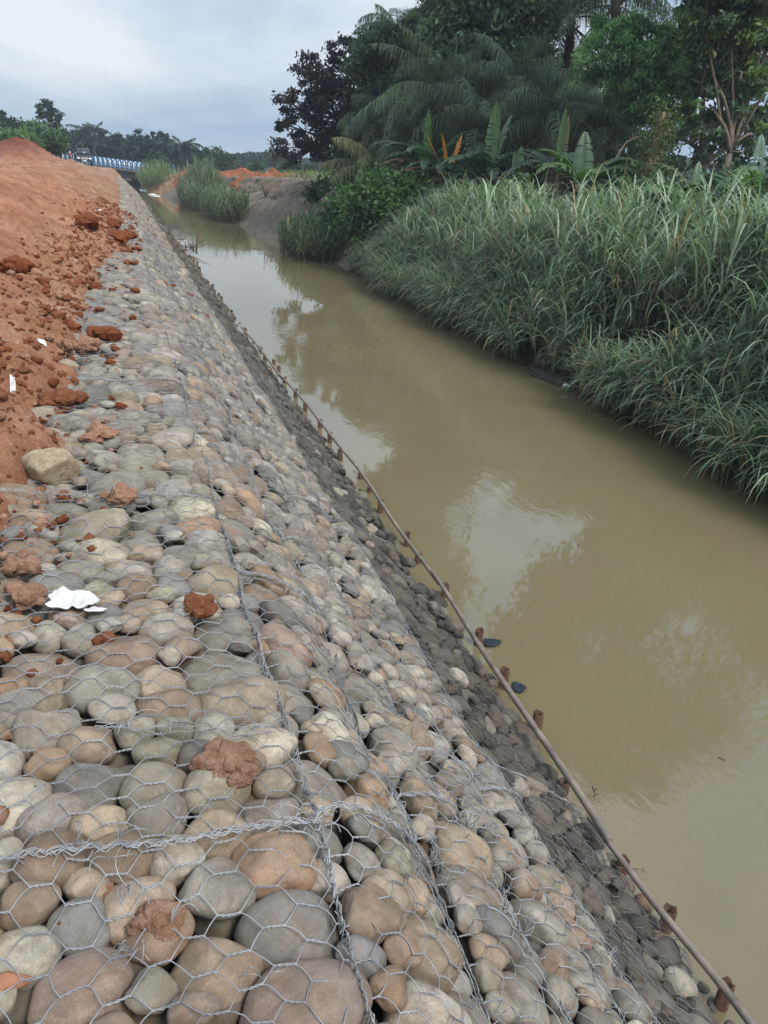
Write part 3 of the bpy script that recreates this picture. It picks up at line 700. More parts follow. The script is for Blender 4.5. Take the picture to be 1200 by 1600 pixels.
def bundle(pts, n, spread, rad, turns, mb, seed=0, loose=.4):
    """a border made of several wires wound about one another, pts (m,2) in (s,y)"""
    rg = np.random.default_rng(seed); pts = np.asarray(pts, float); L = np.concatenate([[0], np.cumsum(np.hypot(*np.diff(pts, axis=0).T))])
    m = max(int(L[-1]/.010), 6); t = np.linspace(0, L[-1], m); s_ = np.interp(t, L, pts[:, 0]); y_ = np.interp(t, L, pts[:, 1])
    tx = np.gradient(s_); ty = np.gradient(y_); q = np.hypot(tx, ty); nx_, ny_ = -ty/q, tx/q
    for k in range(n):
        ph = rg.uniform(0, 2*PI); amp = spread*rg.uniform(.5, 1.2); w1 = t*turns*2*PI*rg.uniform(.75, 1.25)+ph
        o1 = amp*np.cos(w1)+loose*spread*vnoise(np.stack([t*9+k*7, t*0, t*0], -1), 3); o2 = amp*np.sin(w1)
        P_ = drape(s_+nx_*o1, y_+ny_*o1, .013+np.abs(o2)); mb.tube(P_, rad, 4 if rad > .001 else 3, caps=False)
def stray(mb, s_, y_, n, ln, rg, rad=.0011):       # loose cut wire ends at a knot
    for k in range(n):
        a0 = rg.uniform(0, 2*PI); l_ = ln*rg.uniform(.5, 1.3); t = np.linspace(0, 1, 9); b0 = rg.uniform(-1.6, 1.6)
        P_ = SY(s_+l_*t*np.cos(a0+b0*t), y_+l_*t*np.sin(a0+b0*t), .02+.03*np.sin(t*2.5)*rg.uniform(.3, 1.6)); 
        P_ = np.maximum(P_, drape(s_+l_*t*np.cos(a0+b0*t), y_+l_*t*np.sin(a0+b0*t), .004)*np.array([0, 0, 1])+P_*np.array([1, 1, 0])); mb.tube(P_, rad, 4, caps=False)
YB = {0: [.2, 1.17, 3.05, 4.95, 7.3, 10, 14, 19.9], 1: [.2, 1.22, 2.4, 4.1, 6.2, 9, 13, 19.9], 2: [.2, 1.5, 3.2, 5.2, 8, 12, 19.9], 3: [.2, 1.9, 4.2, 7.2, 11.5, 19.9], 4: [.2, 2.6, 6, 11, 19.9]}
CO = {0: (-1.35, 0), 1: (0, .43), 2: (.43, .77), 3: (.77, 1.45), 4: (1.45, 2.80)}
CN = {0: 'flat top course', 1: 'first course below the brow', 2: 'second slope course', 3: 'lowest pale slope course', 4: 'dark toe course'}
ON = ['nearest to the camera', 'second from the near end', 'third from the near end', 'fourth from the near end', 'fifth from the near end', 'sixth from the near end', 'farthest one']
for c_ in range(5):
    s0, s1 = CO[c_]; yb = YB[c_]
    for k in range(len(yb)-1):
        y0, y1 = yb[k], yb[k+1]; dist = y0+1.2; near = dist < 3.4
        rad = (.00125 if dist < 3 else (.0011 if dist < 6 else .0012))*(.8 if c_ == 4 else 1)
        sc_m = {0: 1.0, 1: .95, 2: .95, 3: .9, 4: 1.0}[c_]
        p0 = SY(np.array((s0+s1)/2), np.array(y0), 0)
        nm_ = ON[k] if k < len(yb)-2 else ON[6]
        e_ = empty('gabion_basket', tuple(p0), f"wire gabion netting on the {CN[c_]}, {nm_}", 'wire basket', 'gabion baskets along the bank')
        A_, B_, rr = hexmesh(s0, s1, y0, y1, sc_m, rad, near, seed=c_*10+k, skew=.03*math.sin(c_*3+k))
        if c_ == 0:                                 # netting that lies under the earth is left to the earth
            kz = (soil_z(A_[:, 0], A_[:, 1]) < A_[:, 2]+.015) & (A_[:, 0] > np.interp(A_[:, 1], XB[:, 0], XB[:, 1])-.03); A_, B_, rr = A_[kz], B_[kz], rr[kz]
        V, Q = tubes_np(A_, B_, rr, 5 if near else 3)
        o = mesh_np('wire_netting', V, Q, M['wire_wet' if c_ == 4 else 'wire']); o.parent = e_; o.matrix_parent_inverse = Matrix.Translation(-Vector(p0))
        mb = MB(); nb = (5 if dist < 4 else 3); ya = np.linspace(y0, y1, 30); jig = .010*vnoise(np.stack([ya*2.2, ya*0+c_*5, ya*0], -1), 9)
        if c_ != 4: bundle(np.stack([s1+jig, ya], -1), nb, .005, .0013 if dist < 5 else .0018, 22, mb, seed=k+c_*9)
        else: bundle(np.stack([s0+jig, ya], -1), 3, .004, .0013 if dist < 5 else .0018, 18, mb, seed=k)
        if k > 0: 
            sa = np.linspace(max(s0, -1.1), s1, 30); bundle(np.stack([sa, y0+.012*np.sin(sa*9+k)], -1), nb+1, .0065, .0013 if dist < 5 else .0018, 20, mb, seed=50+k+c_*9, loose=1.2)
        rg = np.random.default_rng(c_*100+k)
        if dist < 4.5:
            for _ in range(5 if c_ < 3 else 2): stray(mb, rg.uniform(max(s0, -.6), s1), y0+rg.normal(0, .03) if k > 0 else rg.uniform(y0, y1), 3, .05, rg)
            if k > 0: stray(mb, s1-.02, y0, 7, .07, rg)
        if c_ == 0 and k == 0:
            stray(mb, s_of_x(hit(210, 1525)[0]), hit(210, 1525)[1], 8, .03, rg); stray(mb, s_of_x(hit(200, 1420)[0]), hit(200, 1420)[1], 8, .07, rg)
        if c_ == 0 and k == 1:
            q1, q2 = hit(150, 1165), hit(420, 1160); bundle([(s_of_x(q1[0]), q1[1]), (s_of_x(q2[0]), q2[1])], 3, .008, .0012, 8, mb, 77, 2.5)
            for px in (200, 290, 330, 390): qq = hit(px, 1165); stray(mb, s_of_x(qq[0]), qq[1], 3, .06, rg)
        o = mb.build('lacing_wire', M['wire']); o.parent = e_; o.matrix_parent_inverse = Matrix.Translation(-Vector(p0))
print('mesh done')
# ================================================================== CLODS, LITTER
def lump(name, P, size, tint, sub=4, amp=.30, flat=.7, seed=0, mat='clod', crumb=.10, angular=False, stretch=(1, 1)):
    D, Fc = ICO[sub]; rg = np.random.default_rng(seed); o_ = rg.uniform(0, 90, 3)
    def one(c0, sz, seed2):
        r2 = np.random.default_rng(seed2); o2 = r2.uniform(0, 90, 3); r = 1.05+amp*fbm(D*1.5+o2, 3, 51); npl = 16
        pl = norm(r2.normal(0, 1, (npl, 3))); dd = D@pl.T; hh = .62+.26*r2.random(npl)
        cand = np.where(dd > .25, hh/np.maximum(dd, .25), 9); r = np.minimum(r, -np.log(np.exp(-14*np.minimum(cand, 3)).sum(1)+1e-30)/14)
        r = r*(1+crumb*.55*fbm(D*4+o2, 3, 52, .6)+crumb*.5*fbm(D*11+o2, 3, 53, .65)+crumb*.25*fbm(D*26+o2, 2, 54))
        return c0+D*r[:, None]*sz/2*r2.uniform(.75, 1.2, 3)
    if angular: Vs = [one(np.zeros(3), size*1.12, seed)]
    else:
        Vs = [one(np.zeros(3), size*.80, seed)]
        for k in range(9 if size > .06 else 5):
            q = norm(rg.normal(0, 1, 3))*rg.uniform(.22, .38)*size; Vs.append(one(q*np.array([1, 1, .6]), size*rg.uniform(.25, .52), seed*31+k))
    V = np.vstack(Vs)*np.array([stretch[0], stretch[1], flat]); Fc = np.vstack([Fc+i*len(D) for i in range(len(Vs))]); a = rg.uniform(0, PI)
    V = V@np.array([[math.cos(a), math.sin(a), 0], [-math.sin(a), math.cos(a), 0], [0, 0, 1]])
    return mesh_np(name, V+P, Fc, M[mat], colors=np.broadcast_to(np.array(tint), (len(V), 3)), loc=P)
RED, RST, PLE, BRN, CRM = (.21, .075, .036), (.25, .11, .060), (.40, .25, .175), (.37, .24, .17), (.46, .41, .29)
CL = [(175,375,58,RED,'largest red clod in the heap spilled over the far stones'),(201,369,30,RED,'red clod at the right end of the spilled heap'),(214,389,15,RED,'small dark red clod under the right end of the spilled heap'),(201,394,16,RED,'small red clod at the foot of the biggest spilled clod'),(206,358,11,RED,'tiny red clod above the right end of the spilled heap'),
(136,347,48,RED,'broad dark red clod at the back of the spilled heap'),(175,351,30,RED,'red clod directly behind the biggest spilled clod'),(130,379,22,RST,'rust brown clod left of the biggest spilled clod'),(154,383,15,RED,'small clod touching the left foot of the biggest clod'),(206,411,22,RST,'flat rust clod alone below the spilled heap'),
(149,449,29,RED,'rounded dark red clod at the soil edge below the spilled heap'),(175,454,17,RED,'small red clod right of the rounded dark red one'),(212,455,16,RED,'lone red clod in the middle of the far top course'),(240,410,10,RED,'tiny red clod high on the far seam'),(254,445,18,RED,'dark red clod on the brow seam, upper of the far cluster'),
(269,446,11,RED,'small clod touching the upper brow seam clod'),(287,460,17,RED,'red clod on the far slope stones, left of a pair'),(297,462,12,RED,'red clod on the far slope stones, right of a pair'),(68,440,27,RST,'brown clod half sunk in the red soil bank'),(31,417,50,RED,'wide dark red clod embedded high in the soil bank'),
(105,466,20,RST,'rust clod at the soil edge by the pale stone'),(73,517,54,RED,'big dark red clod at the left of the middle pile'),(110,513,44,RED,'big dark red clod in the centre of the middle pile'),(160,523,56,RED,'long dark red clod at the right end of the middle pile'),(140,539,44,PLE,'pale pink slab clod leaning below the middle pile'),
(107,541,38,PLE,'thin pale brown slab left of the pink slab clod'),(155,483,15,RED,'small lone red clod above the middle pile'),(117,480,18,RED,'small red clod, upper of two above the middle pile'),(123,493,18,RED,'small red clod, lower of two above the middle pile'),(68,481,22,RST,'rust clod on the soil above the middle pile'),(92,493,32,RST,'flat rust clod touching the back of the middle pile'),
(207,497,14,RED,'red clod beside a pale cobble in the middle distance'),(173,567,17,RED,'dark red clod alone on grey stones below the middle pile'),(299,498,13,PLE,'small pale orange clod on the slope stones'),(323,496,14,RED,'upright dark red clod lying farthest down the slope'),
(97,623,66,RST,'big crumbly red clod resting on netting at the soil edge'),(158,680,66,PLE,'long pale crumbly clod lying on the top course'),(190,780,60,PLE,'crumbly clod lying over the second wire seam'),(37,884,60,BRN,'crumbly brown clod at the left edge above the cloth'),
(312,951,56,RST,'round rusty clod sitting on a big grey cobble'),(50,935,58,BRN,'brown clod beside the white cloth at the soil edge'),(354,1200,98,BRN,'crumbly brown clod broken open beside the brow seam'),(12,1147,26,PLE,'small pinkish clod at the left edge of the picture'),(250,1440,80,BRN,'rough broken clod wedged between stones in the bottom basket'),(15,690,55,RST,'soil lump beside the white litter at the left edge')]
for k, (px, py, wp, tn, lb) in enumerate(CL):
    p = hit(px, py+wp*.18)
    if p[0] < -.35 or p[1] > 5:
        # lies on the earth where that is higher
        for _ in range(4):
            zz = max(float(soil_z(np.array([p[0]]), np.array([p[1]]))[0]), float(Ssurf(p[0]))); p = hit(px, py+wp*.18, zz-float(Ssurf(p[0])))
    size = wp/F_PX*((p-CAM)@cF); p = p+np.array([0, 0, size*(.30 if wp > 55 and p[1] < 3 else .20)])
    rough = tn in (PLE, BRN, RST)
    lump_o = lump('soil_clod', p, size*1.08, tuple(np.array(tn)*random.uniform(.9, 1.1)), 4, .38 if rough else .3, .72, k, crumb=.20 if rough else .10, angular=False)
    tag(lump_o, lb, 'soil clod', 'clods of red earth fallen on the stones')
    if wp > 90:                                    # the broken-open clod is several lumps grown together
        pass
for (px, py, wp, tn, lb, an) in [(77, 747, 58, CRM, 'cream limestone lump at the soil edge on the top course', True), (81, 1121, 62, (.30, .27, .20), 'angular grey-cream rock among the round stones at left', True), (82, 455, 16, (.42, .36, .28), 'pale angular stone at the soil edge far off', True)]:
    p = hit(px, py); size = wp/F_PX*((p-CAM)@cF)
    tag(lump('rock', p+np.array([0, 0, size*.22]), size*1.15, tn, 4, .12, .85, px, crumb=.05, angular=True), lb, 'rock')
# crumbs strewn beside the soil edge (nobody could count these)
mbv, mbf, off = [], [], 0
D, Fc = ICO[1]; cc = []
for k in range(5200):
    y_ = 1.0+22*random.random()**1.6; xb = float(np.interp(y_, XB[:, 0], XB[:, 1])); x_ = xb+random.gauss(-.22, .26)+abs(random.gauss(0, .06)); r_ = random.uniform(.004, .017)*(1+y_*.05)*random.choice((.6, .8, 1, 1.6))
    z_ = max(float(Ssurf(x_))+.0, float(soil_z(np.array([x_]), np.array([y_]))[0])-.004)
    if x_ > xb+.05 and random.random() < .5: continue
    v = D*(1+.5*vnoise(D*2+k, 3))[:, None]*r_*np.array([1, 1, .75])+np.array([x_, y_, z_+r_*.3]); mbv.append(v); mbf.append(Fc+off); off += len(D); cc.append(np.broadcast_to(np.array(random.choice((RED, RST, PLE, RST)))*random.uniform(.85, 1.15), (len(D), 3)))
tag(mesh_np('soil_crumbs', np.vstack(mbv), np.vstack(mbf), M['clod'], colors=np.vstack(cc), smooth=False), 'loose red soil crumbs strewn along the earth edge', 'soil crumbs', kind='stuff')

def rag(name, px, py, wp, hp, mat, label, cat, lift_=.012, seed=0, onwater=False, thick=.002, aspect=None, z0=None):
    p = at(px, py, .0) if onwater else hit(px, py)
    if z0 is not None: p = at(px, py, z0)
    sc_ = (p-CAM)@cF/F_PX; a, b_ = wp*sc_/2, hp*sc_/2*1.8; n = 26; rg = np.random.default_rng(seed); ph = rg.uniform(0, 9, 6)
    
    u, v = np.meshgrid(np.linspace(-1, 1, n), np.linspace(-1, 1, n), indexing='ij'); ang = np.arctan2(v, u); sq = np.maximum(np.abs(u), np.abs(v)); rad = sq*(.78+.22*np.abs(np.cos(2*ang+ph[0]))+.13*np.sin(3*ang+ph[1])+.03*np.sin(7*ang+ph[2])+.10*np.sin(2*ang+ph[3]))
    X = rad*np.cos(ang)*a; Y = rad*np.sin(ang)*b_
    P_ = np.stack([X.ravel()*38, Y.ravel()*38, np.zeros(n*n)+seed], -1)
    hh = lift_*(.6+.9*fbm(P_*.35, 3, 33, .5, True))*(1 if not onwater else 1)
    if onwater: V = np.stack([p[0]+X.ravel(), p[1]+Y.ravel(), p[2]+hh*.8], -1)
    else:
        s_ = s_of_x(p[0])+X.ravel(); y_ = p[1]+Y.ravel(); V = drape(s_, y_, hh) if p[1] < 19 else SY(s_, y_, .02+hh)
        zz = soil_z(V[:, 0], V[:, 1]); V[:, 2] = np.maximum(V[:, 2], zz+.006+hh*.5)
    Q = grid_faces(n, n); V2 = V-np.array([0, 0, thick]); Q2 = Q[:, ::-1]+n*n
    o = mesh_np(name, np.vstack([V, V2]), np.vstack([Q, Q2]), M[mat], loc=p); return tag(o, label, cat)
rag('white_cloth', 112, 950, 76, 46, 'cloth', 'crumpled white cloth lying on the cobbles near the left edge', 'cloth', .022, 1)
rag('cloth_strip', 150, 967, 30, 12, 'cloth', 'torn white strip of cloth right of the crumpled cloth', 'cloth', .012, 2)
rag('litter_scrap', 26, 640, 8, 26, 'cloth', 'folded white scrap hanging at the soil edge on the left', 'litter', .02, 3)
rag('litter_scrap', 57, 568, 11, 16, 'cloth', 'small white scrap on the soil below the middle pile of clods', 'litter', .02, 4)
rag('litter_scrap', 68, 553, 12, 7, 'cloth', 'smallest white scrap on the soil, just above another scrap', 'litter', .02, 5)
rag('litter_scrap', 158, 346, 8, 5, 'cloth', 'white scrap lying among the far spilled clods', 'litter', .03, 6)
rag('blue_rag', 768, 1006, 28, 14, 'blue_cloth', 'dark blue rag floating beside the pole, upper of two', 'rag', .02, 7, True)
rag('blue_rag', 810, 1076, 22, 16, 'blue_cloth', 'dark blue rag floating beside the pole, lower of two', 'rag', .02, 8, True)
p = hit(15, 1547); mb = MB(); mb.tube(np.array([p+np.array([-.10, -.005, .01]), p+np.array([0, 0, .02]), p+np.array([.035, .0, .012])]), [.014, .018, .006], 10); tag(mb.build('terracotta_shard', M['shard'], loc=p), 'orange terracotta shard between cobbles at the bottom left corner', 'shard')

# ================================================================== TOE: bamboo poles, stakes, twigs
PX_RAIL = 2.31
def rail_pt(py_px):
    pass
JO = [(1240, 1690), (938, 1302), (683, 905), (556, 728), (440, 590), (380, 512)]
JP = [at(a, b_, .22) for a, b_ in JO]
LBP = ['nearest weathered bamboo pole, cut off by the bottom edge', 'second bamboo pole, between the thick joint and the next joint', 'third bamboo pole from the near end', 'fourth bamboo pole from the near end', 'farthest thin bamboo pole at the toe']
for k in range(5):
    a, b_ = JP[k], JP[k+1]; d = b_-a; n = 40; t = np.linspace(-.06/max(np.linalg.norm(d), 1), 1.0+(.12/np.linalg.norm(d)), n)
    P_ = a+t[:, None]*d; P_[:, 2] += (.018*np.sin(t*PI))*np.linalg.norm(d)*.15+(.010 if k % 2 else -.008); P_[:, 0] += .010*np.sin(t*7+k)+.012*np.sin(t*2.6+k*2)
    r_ = np.interp(t, [0, 1], [.0205, .0165]) if k != 1 else np.interp(t, [0, 1], [.0225, .018]); L = np.linalg.norm(d)*t
    r_ = r_*(1+.10*np.exp(-(((L+.11) % .34-.17)/.012)**2))
    # resample at nodes so the rings read
    tt = np.linspace(t[0], t[-1], 160 if k < 3 else 60); PP = np.stack([np.interp(tt, t, P_[:, i]) for i in range(3)], -1); L2 = np.linalg.norm(d)*tt
    rr = np.interp(tt, t, r_/(1+.10*np.exp(-(((L+.11) % .34-.17)/.012)**2)))*(1+.12*np.exp(-(((L2+.11) % .34-.17)/.014)**2))
    mb = MB(); mb.tube(PP, rr, 12); tag(mb.build('bamboo_pole', M['bamboo'], loc=a), LBP[k], 'bamboo pole', 'bamboo poles laid along the toe')
stk = [(1135, 1528, 22), (1040, 1408, 22), (970, 1320, 24), (888, 1196, 18), (838, 1113, 17), (786, 1036, 17), (737, 969, 14), (687, 905, 12), (648, 853, 11), (628, 828, 9), (588, 778, 10), (570, 749, 9), (555, 728, 10), (530, 700, 9), (510, 672, 8), (492, 650, 8), (470, 625, 8), (455, 605, 8), (440, 583, 8), (428, 566, 8), (420, 555, 8)]
ORDN = lambda n: {1: 'first', 2: 'second', 3: 'third', 4: 'fourth', 5: 'fifth', 6: 'sixth', 7: 'seventh', 8: 'eighth', 9: 'ninth', 10: 'tenth', 11: 'eleventh', 12: 'twelfth'}.get(n, f"{n}th")
pts = [(at(a+ww*(.45 if ww > 13 else .8), b_+(2 if ww > 13 else 0), .20 if ww > 13 else .17), ww) for a, b_, ww in stk]
yk = pts[-1][0][1]
while yk < 36:
    yk *= 1.026; pts.append((np.array([PX_RAIL+.10+.04*math.sin(yk*3), yk, -.01+.08*random.random()]), 7))
for k, (p, ww) in enumerate(pts):
    rg = np.random.default_rng(k); d = (p-CAM)@cF; r_ = float(np.clip(ww/F_PX*d*.5, .018, .034)) if k < 21 else .04
    topz = p[2]-.07+rg.uniform(-.05, .06)+(.06 if k > 20 else 0); base = np.array([p[0]+.01, p[1], -.9]); top = np.array([p[0]+rg.normal(0, .015), p[1]+rg.normal(0, .015), topz])
    nn = 12; th_ = np.arange(nn)*2*PI/nn; mb = MB(); rag_ = rg.uniform(-.014, .014, nn)
    o3 = np.stack([np.cos(th_), np.sin(th_), th_*0], -1); V = np.vstack([base+o3*r_, top+o3*r_+np.stack([th_*0, th_*0, rag_], -1), top+o3*r_*.66+np.stack([th_*0, th_*0, rag_*.8], -1), top+o3*r_*.60-np.array([0, 0, .05])])
    j = np.arange(nn); kk = (j+1) % nn; Q = np.vstack([np.stack([j+a*nn, kk+a*nn, kk+(a+1)*nn, j+(a+1)*nn], -1) for a in range(3)]); mb.add(V, Q, np.stack([j+3*nn, kk+3*nn, np.full(nn, 4*nn)], -1)); mb.V[-1] = np.vstack([mb.V[-1], top-np.array([0, 0, .05])]); mb.n += 1
    tag(mb.build('bamboo_stake', M['bamboo_end'], smooth=False, loc=(p[0], p[1], 0)), f"split brown bamboo stake at the water edge, {ORDN(k+1)} from the near end", 'stake', 'bamboo stakes driven along the toe')
def twig(name, P_, r, label, cat='twig', subs=3, mat='dead', seed=0):
    mb = MB(); P_ = np.array(P_, float); rg = np.random.default_rng(seed); n = 14; t = np.linspace(0, 1, n); k = np.linspace(0, 1, len(P_)); C = np.stack([np.interp(t, k, P_[:, i]) for i in range(3)], -1)
    L = np.linalg.norm(P_[-1]-P_[0]); C += .03*L*np.stack([vnoise(np.stack([t*3, t*0+i, t*0+seed], -1), 4) for i in range(3)], -1); mb.tube(C, np.linspace(r, r*.4, n), 5)
    for s_ in range(subs):
        i = rg.integers(3, n-2); d = norm(rg.normal(0, 1, 3)+np.array([0, 0, .5]))*L*rg.uniform(.15, .35); mb.tube(np.array([C[i], C[i]+d*.5+rg.normal(0, .02*L, 3), C[i]+d]), [r*.6, r*.4, r*.2], 4)
    return tag(mb.build(name, M[mat], loc=P_[0]), label, cat)
a, b_ = at(893, 1195, .16), at(930, 1232, .10)
twig('snagged_twig', [at(926, 1228, .13), at(929, 1238, .05), at(931, 1246, -.02)], .006, 'dark twig standing in the water below the fourth stake', seed=2, subs=4)
mb = MB(); t = np.linspace(0, 1, 14)[:, None]; mb.tube(a*(1-t)+b_*t+np.array([0, 0, -.05])*np.sin(t*PI), .0016, 4); tag(mb.build('loose_wire', M['wire']), 'thin wire stretching from a stake to the dark twig', 'wire')
twig('twig', [at(985, 1360, .03), at(1000, 1357, .06), at(1012, 1364, .02)], .004, 'thin twig poking out of the water beside the third stake', seed=3)
for k, (x0, y0, x1, y1, lb) in enumerate([(545, 1068, 568, 1040, 'pale dry stick lying across the lower slope stones'), (700, 1084, 742, 1078, 'straw coloured stick on the dark toe stones'), (735, 1060, 790, 1085, 'brown twig among dead roots at the toe'), (740, 1075, 800, 1070, 'long thin twig crossing the dead roots at the toe'), (760, 1085, 800, 1100, 'short twig beside the rag at the toe'), (750, 1050, 775, 1095, 'crooked twig on the toe netting')]):
    pa, pb = hit(x0, y0), hit(x1, y1); twig('stick', [pa+[0, 0, .02], (pa+pb)/2+[0, 0, .04], pb+[0, 0, .02]], .0045 if k < 2 else .003, lb, 'stick', 2 if k > 1 else 0, 'shard' if False else 'dead', k+10)
for k, (px, py, wd) in enumerate([(562, 640, .04), (1128, 1185, .02), (690, 690, .04), (905, 850, .035)]):
    p = at(px, py, .006); a_ = rng.uniform(0, PI); t = np.linspace(0, 2*PI, 11)[:-1]; r_ = 1+.25*np.sin(3*t+k); q = np.stack([np.cos(t)*r_*wd, np.sin(t)*r_*wd*.4, .004*np.cos(2*t)], -1)@np.array([[math.cos(a_), math.sin(a_), 0], [-math.sin(a_), math.cos(a_), 0], [0, 0, 1]])
    mb = MB(); V = np.vstack([q, q-[0, 0, .004], [[0, 0, .003]], [[0, 0, -.005]]])+p; j = np.arange(10); kk = (j+1) % 10; mb.add(V, np.stack([j+10, kk+10, kk, j], -1), np.vstack([np.stack([j, kk, j*0+20], -1), np.stack([kk+10, j+10, j*0+21], -1)]))
    tag(mb.build('floating_leaf', M['dead'], loc=p), ['brown leaf afloat beside the pole, uppermost of the floating specks', 'tiny leaf afloat alone at the lower right of the river', 'brown leaf afloat below the mirrored trees near the pole', 'brown leaf afloat in mid river'][k], 'leaf', 'dead leaves afloat on the river')
# brush and driftwood on the far left toe
for k, (px, py, hgt, lb) in enumerate([(283, 392, .9, 'tangle of dead branches sticking out over the bright water'), (262, 372, .7, 'smaller tangle of dead branches behind the large one'), (240, 350, .5, 'low dead brush at the far toe of the stones')]):
    p = at(px, py, .15); mb = MB(); rg = np.random.default_rng(k+40)
    for j in range(26 if k == 0 else 16):
        d = norm(np.array([rg.uniform(-.7, 1.2), rg.uniform(-1, 1), rg.uniform(.15, 1.1)]))*hgt*rg.uniform(.5, 1.3); q = p+np.array([rg.uniform(-.5, .6), rg.uniform(-1.2, 1.2), 0]); mb.tube(np.array([q, q+d*.5+rg.normal(0, .06, 3), q+d]), [.022, .016, .008], 4)
    tag(mb.build('dead_branches', M['dead'], loc=p), lb, 'branches')

# ================================================================== VEGETATION helpers
def vcol(base, n, var=.25, hue=.08):
    rg = rng; k = rg.uniform(1-var, 1+var, (n, 1)); return np.array(base)*k*rg.uniform(1-hue, 1+hue, (n, 3))
def leaves(C, size, colr, elong=2.0, up=.3, var=.3, droop=0.0):
    """one diamond leaf at each centre"""
    n = len(C); d = norm(rng.normal(0, 1, (n, 3))+np.array([0, 0, -droop])); nn = norm(rng.normal(0, 1, (n, 3))+np.array([0, 0, up*2])); w_ = norm(np.cross(d, nn)); s = size*rng.uniform(.6, 1.35, (n, 1))
    l_ = d*s*.5*elong**.5; b = w_*s*.5/elong**.5; nrm = np.cross(d, w_)*s*.08
    V = np.stack([C-l_, C+b*.9-l_*.1+nrm, C+l_, C-b*.9-l_*.1+nrm], 1).reshape(-1, 3); Q = np.arange(n*4).reshape(-1, 4)
    return V, Q, np.repeat(vcol(colr, n, var), 4, 0)
def branch(mb, a, b, r0, r1, n=7, bend=.1, sides=6):
    a = np.array(a, float); b = np.array(b, float); L = np.linalg.norm(b-a); t = np.linspace(0, 1, n)[:, None]; off = rng.normal(0, bend*L, 3)*np.array([1, 1, .5]); P_ = a*(1-t)+b*t+off*np.sin(t*PI)*.6+rng.normal(0, bend*L*.08, (n, 3))*np.sin(t*PI); mb.tube(P_, np.linspace(r0, r1, n), sides); return P_
def tree(name, label, base, lobes, nclump, nleaf, lsize, colr, trunk_r=.15, group=None, clump_r=.35, bark='bark', cat='tree', elong=2.0, droop=0., fork=None, shell=.55, col2=None, limbs=1.0, lean=None, mat='leaf', extra=None):
    """lobes: list of (centre xyz, radii xyz) of the crown, world coords"""
    base = np.array(base, float); e_ = empty(name, tuple(base), label, cat, group); L = [(np.array(c_, float), np.array(r_, float)) for c_, r_ in lobes]
    vol = np.array([r_.prod() for _, r_ in L]); cnt = np.maximum((nclump*vol/vol.sum()).astype(int), 3); mbt = MB(); Vs, Qs, Cs, off = [], [], [], 0
    cen = sum(c_*v for (c_, _), v in zip(L, vol))/vol.sum(); fk = base+(cen-base)*(fork or .45) if lean is None else np.array(lean)
    P0 = branch(mbt, base-np.array([0, 0, .3]), fk, trunk_r, trunk_r*.7, 9, .05, 8); nl = nleaf//max(cnt.sum(), 1)
    for (c_, r_), m_ in zip(L, cnt):
        hub = fk+(c_-fk)*.65; branch(mbt, fk, hub, trunk_r*.6, trunk_r*.32, 7, .10)
        d = norm(rng.normal(0, 1, (m_, 3))); rad = rng.uniform(shell, 1, (m_, 1))**.6; cc_ = c_+d*rad*r_
        for q in cc_:
            if rng.random() < .55*limbs: branch(mbt, hub+(c_-hub)*rng.uniform(0, .8), q, trunk_r*.22, trunk_r*.06, 6, .12, 4)
            k = max(int(nl*rng.uniform(.5, 1.6)), 4); rr = clump_r*rng.uniform(.6, 1.45)*r_.mean()/1.0*.5
            X = q+rng.normal(0, 1, (k, 3))*rr*np.array([1, 1, .62])*.62; cb = np.array(colr)*rng.uniform(.7, 1.3)
            if col2 is not None and rng.random() < .3: cb = np.array(col2)*rng.uniform(.8, 1.2)
            V, Q, C = leaves(X, lsize, cb, elong, .35, .3, droop); Vs.append(V); Qs.append(Q+off); Cs.append(C); off += len(V)
    if extra:                                       # the part of the crown above the picture (the river mirrors it)
        EL, kc, kl, ks = extra
        for c_, r_ in EL:
            c_, r_ = np.array(c_), np.array(r_); branch(mbt, fk, c_, trunk_r*.4, trunk_r*.1, 7, .1, 5); d = norm(rng.normal(0, 1, (kc, 3))); cc_ = c_+d*rng.uniform(.3, 1, (kc, 1))**.6*r_
            X = np.repeat(cc_, kl, 0)+rng.normal(0, 1, (kc*kl, 3))*r_.mean()*.22; V, Q, C = leaves(X, ks, colr, elong, .35, .35, droop); Vs.append(V); Qs.append(Q+off); Cs.append(C); off += len(V)
    t_ = mbt.build('trunk', M[bark]); c2 = mesh_np('crown', np.vstack(Vs), np.vstack(Qs), M[mat], colors=np.vstack(Cs), smooth=False)
    for o in (t_, c2): o.parent = e_; o.matrix_parent_inverse = Matrix.Translation(-Vector(base))
    return e_
